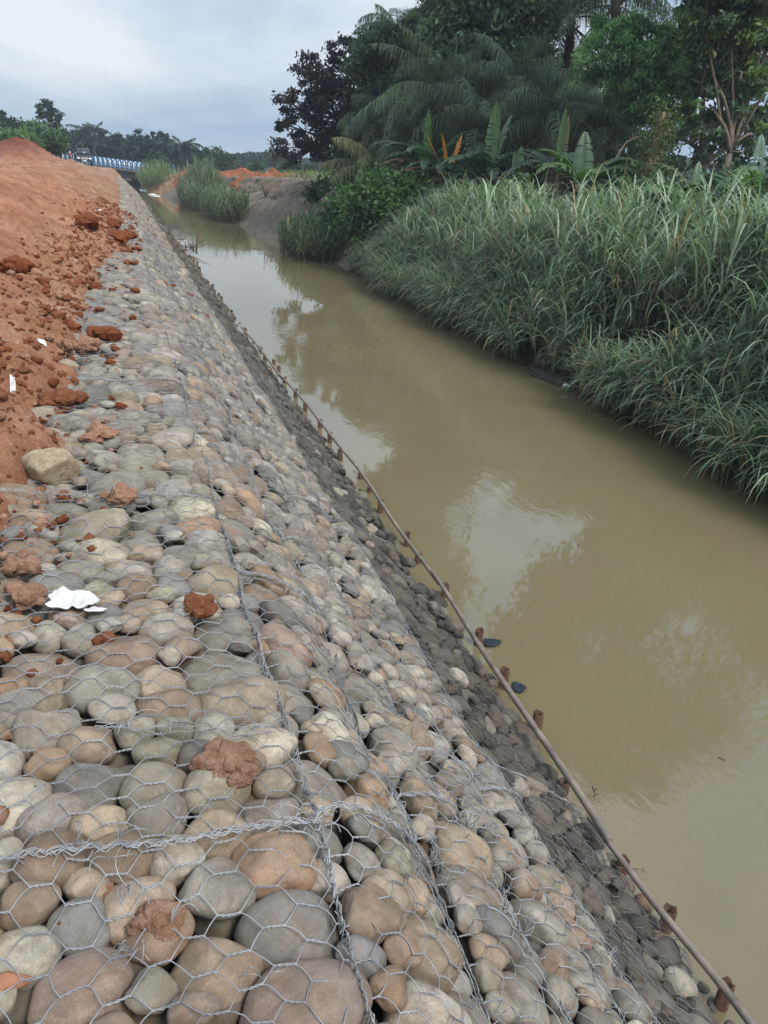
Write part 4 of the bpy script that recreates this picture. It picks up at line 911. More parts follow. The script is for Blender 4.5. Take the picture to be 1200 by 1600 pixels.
def frond_geo(mb, o, az, elev, L, leaf, nl, curve, colr, twist=0., width=1.0, two=True, hang=.6):
    """a feather leaf: o origin, az heading, elev start angle, curve = bending down in radians over its length"""
    n = 16; t = np.linspace(0, 1, n); el = elev-curve*t**1.3; ds = L/(n-1); h = np.cumsum(np.cos(el))*ds; z = np.cumsum(np.sin(el))*ds; dirh = np.array([math.cos(az), math.sin(az), 0]); side = np.array([-math.sin(az), math.cos(az), 0])
    P_ = np.array(o)+h[:, None]*dirh+z[:, None]*np.array([0, 0, 1])+side*(twist*t**2*L)[:, None]
    mb.tube(P_, np.linspace(.035, .008, n)*width, 4, col=np.array(colr)*1.2, caps=False)
    u = rng.uniform(0, .02, 1)+np.linspace(.12, 1, nl); u = np.clip(u+rng.normal(0, .008, nl), 0, 1); Q0 = np.stack([np.interp(u, t, P_[:, i]) for i in range(3)], -1); T = norm(np.stack([np.interp(u, t, norm(np.gradient(P_, axis=0))[:, i]) for i in range(3)], -1)); up = norm(np.cross(T, side[None]))*-1
    ll = leaf*np.sin(np.clip(u*.93+.1, 0, 1)*PI)**.6*rng.uniform(.75, 1.15, nl)
    for sg in (-1, 1):
        d = norm(side[None]*sg*1.0+T*.55+up*rng.uniform(-.1, .45, (nl, 1))+rng.normal(0, .12, (nl, 3)))
        mid = Q0+d*ll[:, None]*.5; tip = Q0+d*ll[:, None]*.85+np.array([0, 0, -1])*ll[:, None]*hang*rng.uniform(.6, 1.3, (nl, 1)); w_ = T*leaf*.026*width
        V = np.stack([Q0-w_*.5, Q0+w_*.5, mid+w_, mid-w_, tip], 1).reshape(-1, 3); b = np.arange(nl)*5; Q = np.stack([b, b+1, b+2, b+3], -1); Tt = np.stack([b+3, b+2, b+4], -1)
        mb.add(V, Q, Tt, c=np.repeat(vcol(colr, nl, .3), 5, 0))
def palm(label, base, top, nf, L, leaf, nl, colr, tr=.22, dead=0, group=None, name='oil_palm', elev=(.0, 1.35), hang=.6, cat='palm', width=1.0):
    base = np.array(base, float); top = np.array(top, float); e_ = empty(name, tuple(base), label, cat, group); mbt = MB(); t = np.linspace(0, 1, 14)[:, None]
    P_ = base*(1-t)+top*t; P_[0, 2] -= .3; r_ = tr*(1.1-.25*t[:, 0])*(1+.12*np.sin(np.arange(14)*2.4)); mbt.tube(P_, r_, 9)
    if tr > .15:
        for k in range(40):
            a_ = rng.uniform(0, 2*PI); q = base+(top-base)*rng.uniform(.45, .99); d = np.array([math.cos(a_), math.sin(a_), .9]); mbt.tube(np.array([q+d*tr*.7, q+d*tr*1.7]), [.05, .03], 4)
    mb = MB()
    for k in range(nf):
        az = k*2.39996+rng.uniform(-.2, .2); f_ = (k+.5)/nf; el = elev[1]*(1-f_)+elev[0]*f_; frond_geo(mb, top, az, el+rng.uniform(-.1, .1), L*rng.uniform(.85, 1.1)*(.75+.25*min(1, f_*2.5)), leaf, nl, rng.uniform(.9, 2.2), np.array(colr)*rng.uniform(.5, 1.25), rng.uniform(-.08, .08), width=width, hang=hang)
    for k in range(dead): frond_geo(mb, top-np.array([0, 0, .25]), rng.uniform(0, 2*PI), -.6+rng.uniform(-.2, .2), L*.8, leaf*.8, int(nl*.7), .9, (.20, .165, .115), hang=.9, width=width)
    t_ = mbt.build('trunk', M['bark']); c_ = mb.build('crown', M['frond'], smooth=False)
    for o in (t_, c_): o.parent = e_; o.matrix_parent_inverse = Matrix.Translation(-Vector(base))
    return e_
def blade_patch(B, az, el, L, W, curve, colr, nseg=6, fold=.0):
    """grass blades: B (n,3) bases; az, el, L, W, curve arrays; arching strips"""
    n = len(B); t = np.linspace(0, 1, nseg+1); e_ = el[:, None]-curve[:, None]*t[None]**1.25; ds = (L/nseg)[:, None]; h = np.concatenate([np.zeros((n, 1)), np.cumsum(np.cos(e_[:, :-1])*ds, 1)], 1); z = np.concatenate([np.zeros((n, 1)), np.cumsum(np.sin(e_[:, :-1])*ds, 1)], 1)
    d = np.stack([np.cos(az), np.sin(az), az*0], -1); s_ = np.stack([-np.sin(az), np.cos(az), az*0], -1); P_ = B[:, None]+h[..., None]*d[:, None]+z[..., None]*np.array([0, 0, 1]); wv = W[:, None]*(np.minimum(1, .45+1.6*t)*(1-t**2.2)+.02)[None]*.5
    V = np.stack([P_-s_[:, None]*wv[..., None], P_+s_[:, None]*wv[..., None]], 2).reshape(n, -1, 3); m = (nseg+1)*2; i = np.arange(nseg)*2; q = np.stack([i, i+1, i+3, i+2], -1); Q = (q[None]+(np.arange(n)*m)[:, None, None]).reshape(-1, 4)
    return V.reshape(-1, 3), Q, np.repeat(colr, m, 0)
def cane_geo(bases, hts, blen=.75, nb=11, bw=.020, green=(.15, .195, .12), pale=(.33, .37, .26), dry=.08, lean=None, stemr=.007):
    """tall cane plants: stems with arching blades all the way up"""
    n = len(bases); Vs, Qs, Cs, off = [], [], [], 0; la = rng.uniform(0, 2*PI, n) if lean is None else lean+rng.normal(0, .7, n); lm = rng.uniform(.02, .35, n)*hts
    ld = np.stack([np.cos(la), np.sin(la), la*0], -1)*lm[:, None]; tops = bases+ld+np.stack([hts*0, hts*0, hts], -1)
    V, Q = tubes_np(bases-np.array([0, 0, .1]), tops*.9+bases*.1, stemr, 3); Vs.append(V); Qs.append(Q); Cs.append(np.tile(np.array([[.19, .20, .12]]), (len(V), 1))); off += len(V)
    for k in range(nb):
        f_ = .25+.75*((k+rng.uniform(0, 1, n))/nb); B = bases*(1-f_[:, None])+tops*f_[:, None]; az = rng.uniform(0, 2*PI, n); top = f_ > .82
        el = np.where(top, rng.uniform(1.1, 1.5, n), rng.uniform(.8, 1.45, n)); L = blen*rng.uniform(.65, 1.35, n); cu = rng.uniform(1.2, 2.8, n)
        mixv = rng.uniform(0, 1, (n, 1))**1.5*np.clip(.25+f_[:, None]*.85, 0, 1); c = np.array(green)*(1-mixv)+np.array(pale)*mixv; c = c*rng.uniform(.7, 1.25, (n, 1)); dr = (rng.random((n, 1)) < dry*(1.6-f_[:, None])); c = np.where(dr, np.array([.33, .26, .16])*rng.uniform(.7, 1.2, (n, 1)), c)
        V, Q, C = blade_patch(B, az, el, L, bw*rng.uniform(.7, 1.3, n), cu, c); Vs.append(V); Qs.append(Q+off); Cs.append(C); off += len(V)
    return np.vstack(Vs), np.vstack(Qs), np.vstack(Cs)
def xr_at(Y): return np.interp(Y, RB[:, 0], RB[:, 1])
# ---------------- the cane thicket on the right bank
n = 6800; Y = rng.uniform(3.0, 27.0, n); d = rng.uniform(0, 1, n)**1.15*2.9; kp = vnoise(np.stack([Y*.9, d*1.1, Y*0], -1), 18)+.35*vnoise(np.stack([Y*2.7, d*2.7, Y*0], -1), 19) > .0+.45*rng.uniform(-1, 1, n); Y = Y[kp]; d = d[kp]; n = len(Y); X = xr_at(Y)+d-.12+.3*vnoise(np.stack([Y*.6, Y*0, Y*0], -1), 8); Z = ground_z(X, Y)
big = .72+.50*fbm(np.stack([X*.45, Y*.45, X*0], -1), 3, 44); h = (.5+1.05*np.clip(d/1.1, 0, 1))*(1+.0*Y)*big*1.30+rng.uniform(-.2, .25, n)
gate = np.clip((27.2-Y)/2.0, .35, 1); h *= gate*np.interp(Y, [3, 8, 12, 17, 27], [.95, .93, .84, .70, .62]); h = np.clip(h, .35, 3)
ln = np.where(d < .6, PI, rng.uniform(0, 2*PI, n))
V, Q, C = cane_geo(np.stack([X, Y, np.maximum(Z, 0)], -1), h, lean=ln, nb=11, blen=1.0, bw=.033, green=(.115, .195, .125), pale=(.37, .44, .32), dry=.11)
n3 = 420; Y3 = rng.uniform(4, 26, n3); d3 = rng.uniform(.5, 2.6, n3); X3 = xr_at(Y3)+d3; h3 = np.interp(Y3, [3, 8, 12, 17, 27], [1.0, .95, .85, .72, .62])*rng.uniform(1.45, 2.15, n3)*np.clip((27-Y3)/5, .45, 1)
V3, Q3, C3 = cane_geo(np.stack([X3, Y3, ground_z(X3, Y3)], -1), h3, nb=15, blen=1.15, bw=.036, green=(.15, .23, .15), pale=(.42, .49, .37), dry=.08)
Q = np.vstack([Q, Q3+len(V)]); V = np.vstack([V, V3]); C = np.vstack([C, C3])
tag(mesh_np('cane_thicket', V, Q, M['cane'], colors=C, smooth=False), 'dense grey-green wild cane leaning over the water on the right bank', 'cane', kind='stuff')
n = 1100; Y = rng.uniform(3.2, 27.0, n); Y = Y[np.abs(Y-12.1) > 1.0]; n = len(Y); X = xr_at(Y)+rng.uniform(-.35, .25, n)+.3*vnoise(np.stack([Y*.6, Y*0, Y*0], -1), 8)
V, Q, C = cane_geo(np.stack([X, Y, np.maximum(ground_z(X, Y), -.02)], -1), rng.uniform(.25, .75, n), lean=np.full(n, PI), nb=8, blen=.85, bw=.028, green=(.10, .175, .105), pale=(.33, .40, .28), dry=.16)
tag(mesh_np('waterside_cane', V, Q, M['cane'], colors=C, smooth=False), 'low cane shoots bending down to touch the water along the thicket', 'cane', kind='stuff')
# dry undergrowth skirt at the water line
n = 5200; Y = rng.uniform(3, 27, n); Y = Y[np.abs(Y-12.1) > .9]; n = len(Y); X = xr_at(Y)+rng.uniform(-.1, .7, n)+.3*vnoise(np.stack([Y*.6, Y*0, Y*0], -1), 8); B = np.stack([X, Y, np.maximum(ground_z(X, Y), 0)], -1)
dryc = np.where(rng.random((n, 1)) < .45, np.array([[.24, .19, .12]]), np.array([[.10, .13, .07]]))*rng.uniform(.6, 1.3, (n, 1))
V, Q, C = blade_patch(B, rng.uniform(PI*.6, PI*1.4, n), rng.uniform(.5, 1.4, n), rng.uniform(.3, .75, n), rng.uniform(.012, .02, n), rng.uniform(.9, 2.4, n), dryc, 5)
tag(mesh_np('dry_undergrowth', V, Q, M['cane'], colors=C, smooth=False), 'dry brown and green grass blades hanging to the water below the cane', 'grass', kind='stuff')
# ---------------- single plants standing out of the thicket
def cane_plant(name, pos, h, label, nb=13, blen=.8, green=(.15, .20, .12), dry=.08, n=3, cat='cane plant', group=None, spread=.12):
    b = np.array(pos)[None]+rng.normal(0, spread, (n, 3))*np.array([1, 1, 0]); V, Q, C = cane_geo(b, np.full(n, h)*rng.uniform(.75, 1.05, n), blen, nb, .022, green, dry=dry)
    return tag(mesh_np(name, V, Q, M['cane'], colors=C, smooth=False, loc=tuple(pos)), label, cat, group)
for (px, py, Y, h, lb) in [(1160, 760, 6.6, .75, 'separate cane tuft hanging into the water at the right edge'), (1100, 715, 7.6, .7, 'low cane tuft at the water, left of the right edge tuft'), (985, 640, 10.2, .7, 'bluish cane tuft arching over the mud patch')]:
    p = at(px, py, .05); cane_plant('cane_tuft', (p[0], p[1], .0), h, lb, 9, .7, n=3, group='cane tufts at the water line')
p = at_y(1175, 470, 7.6); cane_plant('tall_cane', (8.9, 8.6, ground_z(np.array([8.9]), np.array([8.6]))[0]), 1.9, 'tallest pale cane plant with feathery arching top near the right edge', 16, 1.0, (.24, .28, .19), n=4, spread=.2)
cane_plant('dry_cane', (8.3, 10.6, .8), 1.25, 'yellowed broken cane stem hanging in the middle of the thicket', 7, .8, (.33, .27, .14), .9, n=2)
def bush(name, label, c, r, n, ls, colr, group=None, cat='bush', elong=1.6, mat='leaf', col2=None, ncl=14):
    """leafy shrub: leaves gathered in clumps over a low dome"""
    c = np.array(c, float); r = np.array(r, float); d = norm(rng.normal(0, 1, (ncl, 3))); d[:, 2] = np.abs(d[:, 2]); q = c+d*r*rng.uniform(.45, 1, (ncl, 1)); Vs, Qs, Cs, off = [], [], [], 0; k = n//ncl
    for p_ in q:
        X = p_+rng.normal(0, 1, (k, 3))*r*.26; cb = np.array(colr if col2 is None or rng.random() < .7 else col2)*rng.uniform(.7, 1.3); V, Q, C = leaves(X, ls, cb, elong, .6, .3, .1); Vs.append(V); Qs.append(Q+off); Cs.append(C); off += len(V)
    mb = MB()
    e_ = empty(name, tuple(c), label, cat, group)
    for p_ in q[:8]: branch(mb, c-np.array([0, 0, .2]), p_, .02*r.mean()+.008, .005, 5, .15, 4)
    a = mesh_np('foliage', np.vstack(Vs), np.vstack(Qs), M[mat], colors=np.vstack(Cs), smooth=False); b_ = mb.build('stem', M['bark'])
    for o in (a, b_): o.parent = e_; o.matrix_parent_inverse = Matrix.Translation(-Vector(c))
    return e_
for (X, Y, h, lb) in [(9.0, 6.7, .5, 'bright green broadleaf weed among cane at the right edge'), (8.25, 7.9, .35, 'small light green weed by the water below the cane'), (8.6, 8.7, .3, 'second light green weed in the cane by the water'), (9.1, 7.7, .5, 'green weed clump halfway up the cane near the right edge'), (8.9, 13.0, .4, 'small leafy weed in the cane above the mud patch'), (9.6, 17.5, .5, 'leafy weed at the top of the cane below the bananas')]:
    bush('green_weed', lb, (X, Y, ground_z(np.array([X]), np.array([Y]))[0]+.25), (.35, .45, h), 1100, .05, (.09, .19, .04), 'green weeds among the cane', 'weed', col2=(.14, .25, .05))
G = lambda X, Y: float(ground_z(np.array([X]), np.array([Y]))[0])
P_ = at_y
# dark shrubs between the thicket and the trees, climbing shrub at its left end
bush('climbing_vine_shrub', 'light green creeper mound at the left end of the cane thicket', P_(612, 325, 27.0), (1.5, 1.6, .95), 6500, .17, (.085, .155, .055), None, 'shrub', 1.3, col2=(.12, .20, .07), ncl=30)
bush('climbing_vine_shrub', 'lower creeper mound dropping towards the water beside the cane', P_(570, 375, 27.6), (.9, 1.3, .8), 3200, .15, (.07, .135, .05), None, 'shrub', 1.3, ncl=18)
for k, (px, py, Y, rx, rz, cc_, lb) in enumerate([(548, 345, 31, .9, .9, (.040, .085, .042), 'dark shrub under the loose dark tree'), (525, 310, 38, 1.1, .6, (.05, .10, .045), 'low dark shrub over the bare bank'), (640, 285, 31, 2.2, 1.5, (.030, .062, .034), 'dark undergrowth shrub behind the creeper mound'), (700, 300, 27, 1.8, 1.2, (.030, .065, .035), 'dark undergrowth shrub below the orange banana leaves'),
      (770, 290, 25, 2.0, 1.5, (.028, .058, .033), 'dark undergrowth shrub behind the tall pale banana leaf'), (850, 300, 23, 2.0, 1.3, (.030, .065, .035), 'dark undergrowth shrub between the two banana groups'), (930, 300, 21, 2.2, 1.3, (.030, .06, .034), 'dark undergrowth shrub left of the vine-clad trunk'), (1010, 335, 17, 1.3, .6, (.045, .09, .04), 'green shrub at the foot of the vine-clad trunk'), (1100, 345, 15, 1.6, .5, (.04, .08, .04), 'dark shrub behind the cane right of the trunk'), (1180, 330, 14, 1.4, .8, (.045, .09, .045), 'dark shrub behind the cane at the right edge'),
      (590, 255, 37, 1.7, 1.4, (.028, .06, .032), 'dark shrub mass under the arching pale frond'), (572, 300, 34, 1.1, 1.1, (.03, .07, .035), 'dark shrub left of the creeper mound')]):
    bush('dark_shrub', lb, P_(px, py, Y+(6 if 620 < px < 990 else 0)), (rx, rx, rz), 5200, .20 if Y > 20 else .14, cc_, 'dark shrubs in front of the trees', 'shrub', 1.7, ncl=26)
# ---------------- bananas
def banana_leaf_np(o, az, el, L, W, curve, colr, tear=.25, roll=0.):
    n = 20; t = np.linspace(0, 1, n); e_ = el-curve*t**1.5; ds = L/(n-1); h = np.cumsum(np.cos(e_))*ds; z = np.cumsum(np.sin(e_))*ds; d = np.array([math.cos(az), math.sin(az), 0]); s0 = np.array([-math.sin(az), math.cos(az), 0]); P0 = np.array(o)+h[:, None]*d+z[:, None]*np.array([0, 0, 1]); T = norm(np.gradient(P0, axis=0)); up = np.cross(s0[None], T)*-1
    up = np.where(up[:, 2:3] < 0, -up, up); w_ = W*.5*np.where(t < .14, .06+.0*t, np.sin(np.clip((t-.10)/.90, 0, 1)**.62*PI)**.55)
    mb = MB(); mb.tube(P0, np.linspace(.022, .005, n), 5, col=np.array(colr)*1.35, caps=False)
    for sg in (-1, 1):
        torn = rng.random(n-1) < tear
        for i in range(2, n-1):
            w0, w1 = w_[i], w_[i+1]; dr = rng.uniform(.02, .22) if torn[i] else .04; g = .0 if not torn[i] else .25*ds; k_ = .5
            def row(i_, ww, sh): m = P0[i_]+s0*sg*ww*k_+up[i_]*ww*.22; e2 = P0[i_]+s0*sg*ww+up[i_]*(ww*.10-dr*ww*3)+T[i_]*.06*ww; return [P0[i_]+T[i_]*sh, m+T[i_]*sh, e2+T[i_]*sh]
            V = np.array(row(i, w0, 0)+row(i+1, w1, -g)); cj = np.array(colr)*rng.uniform(.88, 1.12); mb.add(V, [[0, 3, 4, 1], [1, 4, 5, 2]], c=cj)
    return mb
def banana(label, px, py, Y, H, specs, group='banana plants at the foot of the trees'):
    top = P_(px, py-16, Y); base = np.array([top[0], top[1], G(top[0], top[1])-.2]); e_ = empty('banana_plant', tuple(base), label, 'banana plant', group); mb = MB(); mb.tube(np.array([base, (base+top)/2+[.03, 0, 0], top]), [.13, .10, .07], 9)
    specs = list(specs)+[(A_of(rn(0, 360)), rn(-.5, .1), 1.3, .28, rn(.8, 1.4), random.choice((BR, OR, (.28, .20, .09))), .85, 'withered hanging leaf')]*1+[(A_of(rn(0, 360)), rn(.5, 1.0), 1.9, .5, rn(1.4, 2.0), (.10, .17, .08), .6) for _ in range(2)]; mb2 = [('pseudostem', mb.build('pseudostem', M['dead']))]
    for (az, el, L, W, cu, cl, te, *lb) in specs:
        o = banana_leaf_np(top, az, el, L, W, cu, cl, te).build('leaf', M['banana'], smooth=False); mb2.append(('leaf', o))
        if lb: o['label'] = lb[0]
    for _, o in mb2: o.parent = e_; o.matrix_parent_inverse = Matrix.Translation(-Vector(base))
GR, PG, OR, BR, DG = (.065, .125, .060), (.17, .27, .125), (.62, .26, .035), (.21, .12, .07), (.04, .085, .045)
A_of = lambda deg: R(deg)-YAW     # azimuth in picture terms: 0 = to the right, 180 = to the left, 270 = towards the camera
rn = random.uniform
def rnd_leaves(n, L, cols=(GR, DG, GR), W=.55, el=(.2, 1.1), cu=(1.0, 1.9), te=.3):
    return [(A_of(k*137.5+rn(-15, 15)), rn(*el), L*rn(.8, 1.15), W*rn(.8, 1.15), rn(*cu), tuple(np.array(random.choice(cols))*rn(.8, 1.2)), te) for k in range(n)]
banana('banana plant with orange dead leaves, left end of the row', 700, 292, 26.5, 2, [(A_of(178), .9, .9+.55, .26, -.25, OR, .5, 'bright orange dead leaf'), (A_of(150), 1.35, 1.35, .30, .1, OR, .5, 'orange dead leaf'), (A_of(40), 1.25, 1.4, .28, .1, OR, .6, 'orange dead leaf')]+rnd_leaves(9, 1.9)+[(A_of(185), .35, 2.0, .35, 1.0, BR, .8, 'brown withered leaf'), (A_of(200), -.1, 1.4, .35, 1.0, BR, .8, 'brown withered leaf')])
banana('banana plant with broad pale upright leaf, leftmost one', 668, 275, 28, 2, [(A_of(150), 1.50, 1.75, .62, -.05, PG, .5, 'pale upright leaf'), (A_of(178), .75, 2.3, .5, 1.3, DG, .4), (A_of(10), .9, 1.9, .5, 1.1, GR, .4)]+rnd_leaves(7, 1.9)+[(A_of(190), .3, 1.8, .4, .9, BR, .8, 'brown withered leaf')])
banana('banana plant with one tall pale upright leaf in the middle of the row', 765, 290, 25, 2, [(A_of(100), 1.54, 2.1, .48, -.05, PG, .45, 'tall pale upright leaf'), (A_of(30), 1.35, 1.9, .42, .3, (.11, .17, .09), .3), (A_of(170), .7, 1.9, .5, 1.6, GR, .3), (A_of(8), .75, 2.0, .45, 1.2, (.09, .15, .10), .4)]+rnd_leaves(8, 1.9))
banana('banana plant in front, with yellow-edged low leaves', 722, 330, 24, 2, [(A_of(185), .3, 1.4, .5, .9, GR, .1), (A_of(350), .2, 1.3, .5, .8, GR, .1), (A_of(250), .3, 1.3, .5, 1.0, (.20, .20, .07), .2, 'yellowing leaf')]+rnd_leaves(4, 1.5))
banana('banana plant whose pale rolled leaf stands beside a dead brown one', 872, 288, 22.5, 2, [(A_of(120), 1.53, 1.75, .34, -.03, PG, .05, 'pale rolled upright leaf'), (A_of(60), 1.45, 1.6, .30, .1, (.30, .26, .12), .7, 'yellow-brown torn leaf'), (A_of(185), .55, 1.2, .22, .9, OR, .3, 'small orange leaf'), (A_of(172), .6, 2.2, .5, 1.2, DG, .4)]+rnd_leaves(7, 1.8))
banana('banana plant with wide dark leaves, right of the rolled leaf', 908, 315, 20, 2, [(A_of(100), 1.4, 1.5, .62, .1, (.075, .13, .075), .2), (A_of(5), .45, 2.1, .45, .7, DG, .15), (A_of(15), .75, 1.9, .5, .9, GR, .1), (A_of(350), .15, 1.8, .5, .6, DG, .2)]+rnd_leaves(7, 1.8))
banana('short banana plant with two upright leaves between the main groups', 805, 325, 22.5, 2, [(A_of(80), 1.25, 1.5, .34, .1, (.12, .2, .08), .1), (A_of(110), 1.35, 1.3, .3, .1, (.09, .16, .07), .1)]+rnd_leaves(4, 1.3))
banana('banana plant with a broad bent leaf behind the cane, right of the vine-clad trunk', 1085, 340, 14.5, 2, [(A_of(170), 1.1, 1.5, .42, 1.3, (.10, .12, .06), .3), (A_of(95), 1.4, .9, .30, .2, (.10, .17, .10), .1), (A_of(178), .5, 1.6, .42, 1.3, GR, .2), (A_of(3), .6, 1.2, .4, .9, GR, .2)]+rnd_leaves(4, 1.3, W=.42))
banana('banana plant at the right edge with large bluish leaves', 1175, 335, 13.5, 2, [(A_of(172), .7, 1.5, .4, .9, (.06, .12, .07), .2), (A_of(95), 1.45, 1.3, .34, .2, (.13, .2, .15), .5), (A_of(20), 1.2, 1.2, .38, .5, GR, .3)]+rnd_leaves(5, 1.3, W=.42))
banana('banana plant low in the cane with long drooping dark leaves', 1040, 350, 15.5, 2, [(A_of(180), .35, 1.6, .4, 1.0, DG, .3), (A_of(0), .3, 1.5, .4, .9, DG, .3), (A_of(120), 1.2, 1.0, .35, .2, GR, .1)]+rnd_leaves(3, 1.2, W=.4))
# ---------------- oil palms
PC, PC2, PL = (.125, .18, .12), (.145, .20, .13), (.22, .25, .14)
for (bx, tx, ty, Y, nf, L, cc_, dd, lb) in [(640, 622, 60, 39, 24, 2.6, PC, 8, 'tall dark oil palm between the left trees, tuft against the sky'), (610, 598, 195, 36, 22, 2.6, PC2, 3, 'oil palm with drooping fronds right of the loose tree'), (585, 590, 268, 33, 15, 2.6, PL, 0, 'low oil palm with a pale yellow-green arching frond'),
      (700, 692, 150, 31, 28, 3.6, PC2, 10, 'oil palm with hanging grey dead fronds left of the big tree'), (740, 752, 205, 28.5, 26, 3.2, PC2, 3, 'oil palm just behind the tall banana leaf'), (800, 812, 150, 30, 28, 3.4, PC, 4, 'oil palm in shade under the big tree'), (850, 868, 190, 26, 28, 3.0, PC2, 5, 'oil palm right of centre with thick drooping crown'),
      (880, 892, 28, 33, 28, 4.0, PC, 8, 'very tall oil palm cut by the top of the picture'), (925, 945, 205, 25, 24, 2.7, PC, 4, 'oil palm behind the vine-clad trunk'), (660, 655, 235, 31, 20, 2.6, PC, 0, 'small dark oil palm behind the orange banana leaves'), (960, 962, 0, 31, 26, 3.6, PC, 7, 'tall oil palm with hanging fronds against the bright sky'), (760, 760, 95, 33, 24, 3.2, PC, 4, 'dark oil palm half hidden by the big central tree')]:
    t_ = P_(tx, ty, Y); b_ = P_(bx, 300, Y); b_[2] = G(b_[0], b_[1]); palm(lb, b_, t_, nf, L, .66, 56, cc_, .22, dd, 'oil palms in the grove', hang=.95)
# ---------------- broadleaf trees of the grove
def lob(px, py, Y, rx, rz, ry=None):
    c_ = P_(px, py, Y); s_ = ((c_-CAM)@cF)/F_PX; return (c_, (rx*s_, (ry or rx)*s_, rz*s_))
def gb(px, Y): p = P_(px, 300, Y); return (p[0], p[1], G(p[0], p[1]))
tree('broadleaf_tree', 'loose dark tree with purplish leaves leaning out over the river, leftmost of the grove', gb(575, 41), [lob(500, 120, 41, 52, 30), lob(540, 85, 41, 35, 30), lob(470, 165, 41, 40, 28), lob(520, 170, 41, 55, 36), lob(475, 230, 41, 48, 24), lob(530, 225, 41, 46, 30), lob(560, 140, 41, 30, 40), lob(455, 195, 41, 28, 14)], 230, 15000, .15, (.046, .044, .052), .2, 'broadleaf trees of the grove', .42, elong=1.9, col2=(.055, .050, .045), lean=P_(545, 235, 41), shell=.3, limbs=1.5)
tree('broadleaf_tree', 'dense dark tree directly right of the loose purplish tree', gb(600, 38), [lob(600, 100, 38, 50, 54), lob(660, 60, 38, 36, 40), lob(670, 150, 38, 40, 60), lob(575, 175, 38, 40, 34), lob(640, 130, 38, 42, 60), lob(600, 235, 38, 45, 30), lob(650, 90, 38, 30, 30)], 170, 26000, .20, (.095, .16, .11), .2, 'broadleaf trees of the grove', .55, col2=(.04, .075, .04))
tree('broadleaf_tree', 'largest dense tree rising past the top of the picture', gb(760, 33), [lob(730, 40, 33, 62, 60), lob(790, 30, 33, 62, 60), lob(710, 100, 33, 48, 44), lob(780, 110, 33, 66, 44), lob(750, -30, 33, 80, 50), lob(830, 60, 33, 42, 70), lob(735, 160, 33, 50, 30), lob(690, 40, 33, 28, 60)], 330, 52000, .19, (.125, .20, .135), .32, 'broadleaf trees of the grove', .6, col2=(.17, .26, .155), shell=.6, extra=([lob(660, -100, 33, 60, 60), lob(740, -150, 33, 100, 80), lob(700, -260, 33, 90, 90), lob(780, -380, 33, 90, 100), lob(690, -330, 33, 60, 60), lob(815, -560, 33, 70, 120), lob(830, -690, 33, 40, 60)], 26, 60, .34))
tree('broadleaf_tree', 'dark tree filling the background behind the palms', gb(860, 40), [lob(840, 150, 40, 80, 60), lob(900, 200, 40, 80, 60), lob(760, 220, 40, 90, 50), lob(680, 200, 40, 50, 60)], 240, 34000, .24, (.08, .13, .095), .3, 'broadleaf trees of the grove', .7)
tree('broadleaf_tree', 'light green feathery tree right of the palms', gb(1000, 22), [lob(955, 55, 22, 42, 30), lob(1010, 65, 22, 55, 34), lob(925, 100, 22, 35, 28), lob(985, 110, 22, 66, 36), lob(1040, 120, 22, 45, 40), lob(1000, 165, 22, 55, 30), lob(1060, 170, 22, 30, 40)], 230, 46000, .085, (.23, .39, .19), .13, 'broadleaf trees of the grove', .5, elong=3.2, droop=.5, col2=(.10, .18, .095), shell=.35, limbs=1.1, lean=P_(1035, 190, 22), bark='bark')
tree('broadleaf_tree', 'open branching tree with pale bark near the right edge', gb(1128, 19), [lob(1100, 50, 19.5, 70, 40), lob(1170, 40, 19.5, 60, 50), lob(1090, 120, 19.5, 48, 34), lob(1160, 120, 19.5, 60, 40), lob(1120, 190, 19.5, 50, 26), lob(1190, 190, 19.5, 36, 30), lob(1150, -20, 19.5, 90, 40), lob(1140, 235, 19.5, 40, 20)], 260, 27000, .12, (.105, .165, .095), .11, 'broadleaf trees of the grove', .34, 'pale_bark', col2=(.12, .19, .07), shell=.15, limbs=.6, lean=P_(1140, 240, 19), extra=([lob(1100, -150, 19.5, 110, 90), lob(1220, -120, 19.5, 100, 100), lob(1060, -380, 20, 100, 140), lob(1250, -420, 20, 160, 160), lob(1100, -640, 21, 110, 160), lob(1330, -700, 21, 180, 180), lob(1200, -860, 22, 120, 130), lob(1480, -950, 22, 150, 180), lob(1420, -500, 21, 170, 200), lob(1620, -760, 22, 150, 160)], 34, 60, .26))
tree('broadleaf_tree', 'dark tree with sky gaps behind the open branching tree', gb(1090, 30), [lob(1090, 100, 30, 60, 50), lob(1170, 90, 30, 70, 55), lob(1100, 20, 30, 60, 40), lob(1180, 200, 30, 50, 50), lob(1080, 220, 30, 60, 40), lob(1020, 250, 30, 50, 36), lob(1160, 270, 30, 60, 26)], 190, 12000, .20, (.08, .12, .09), .2, 'broadleaf trees of the grove', .5, shell=.2)
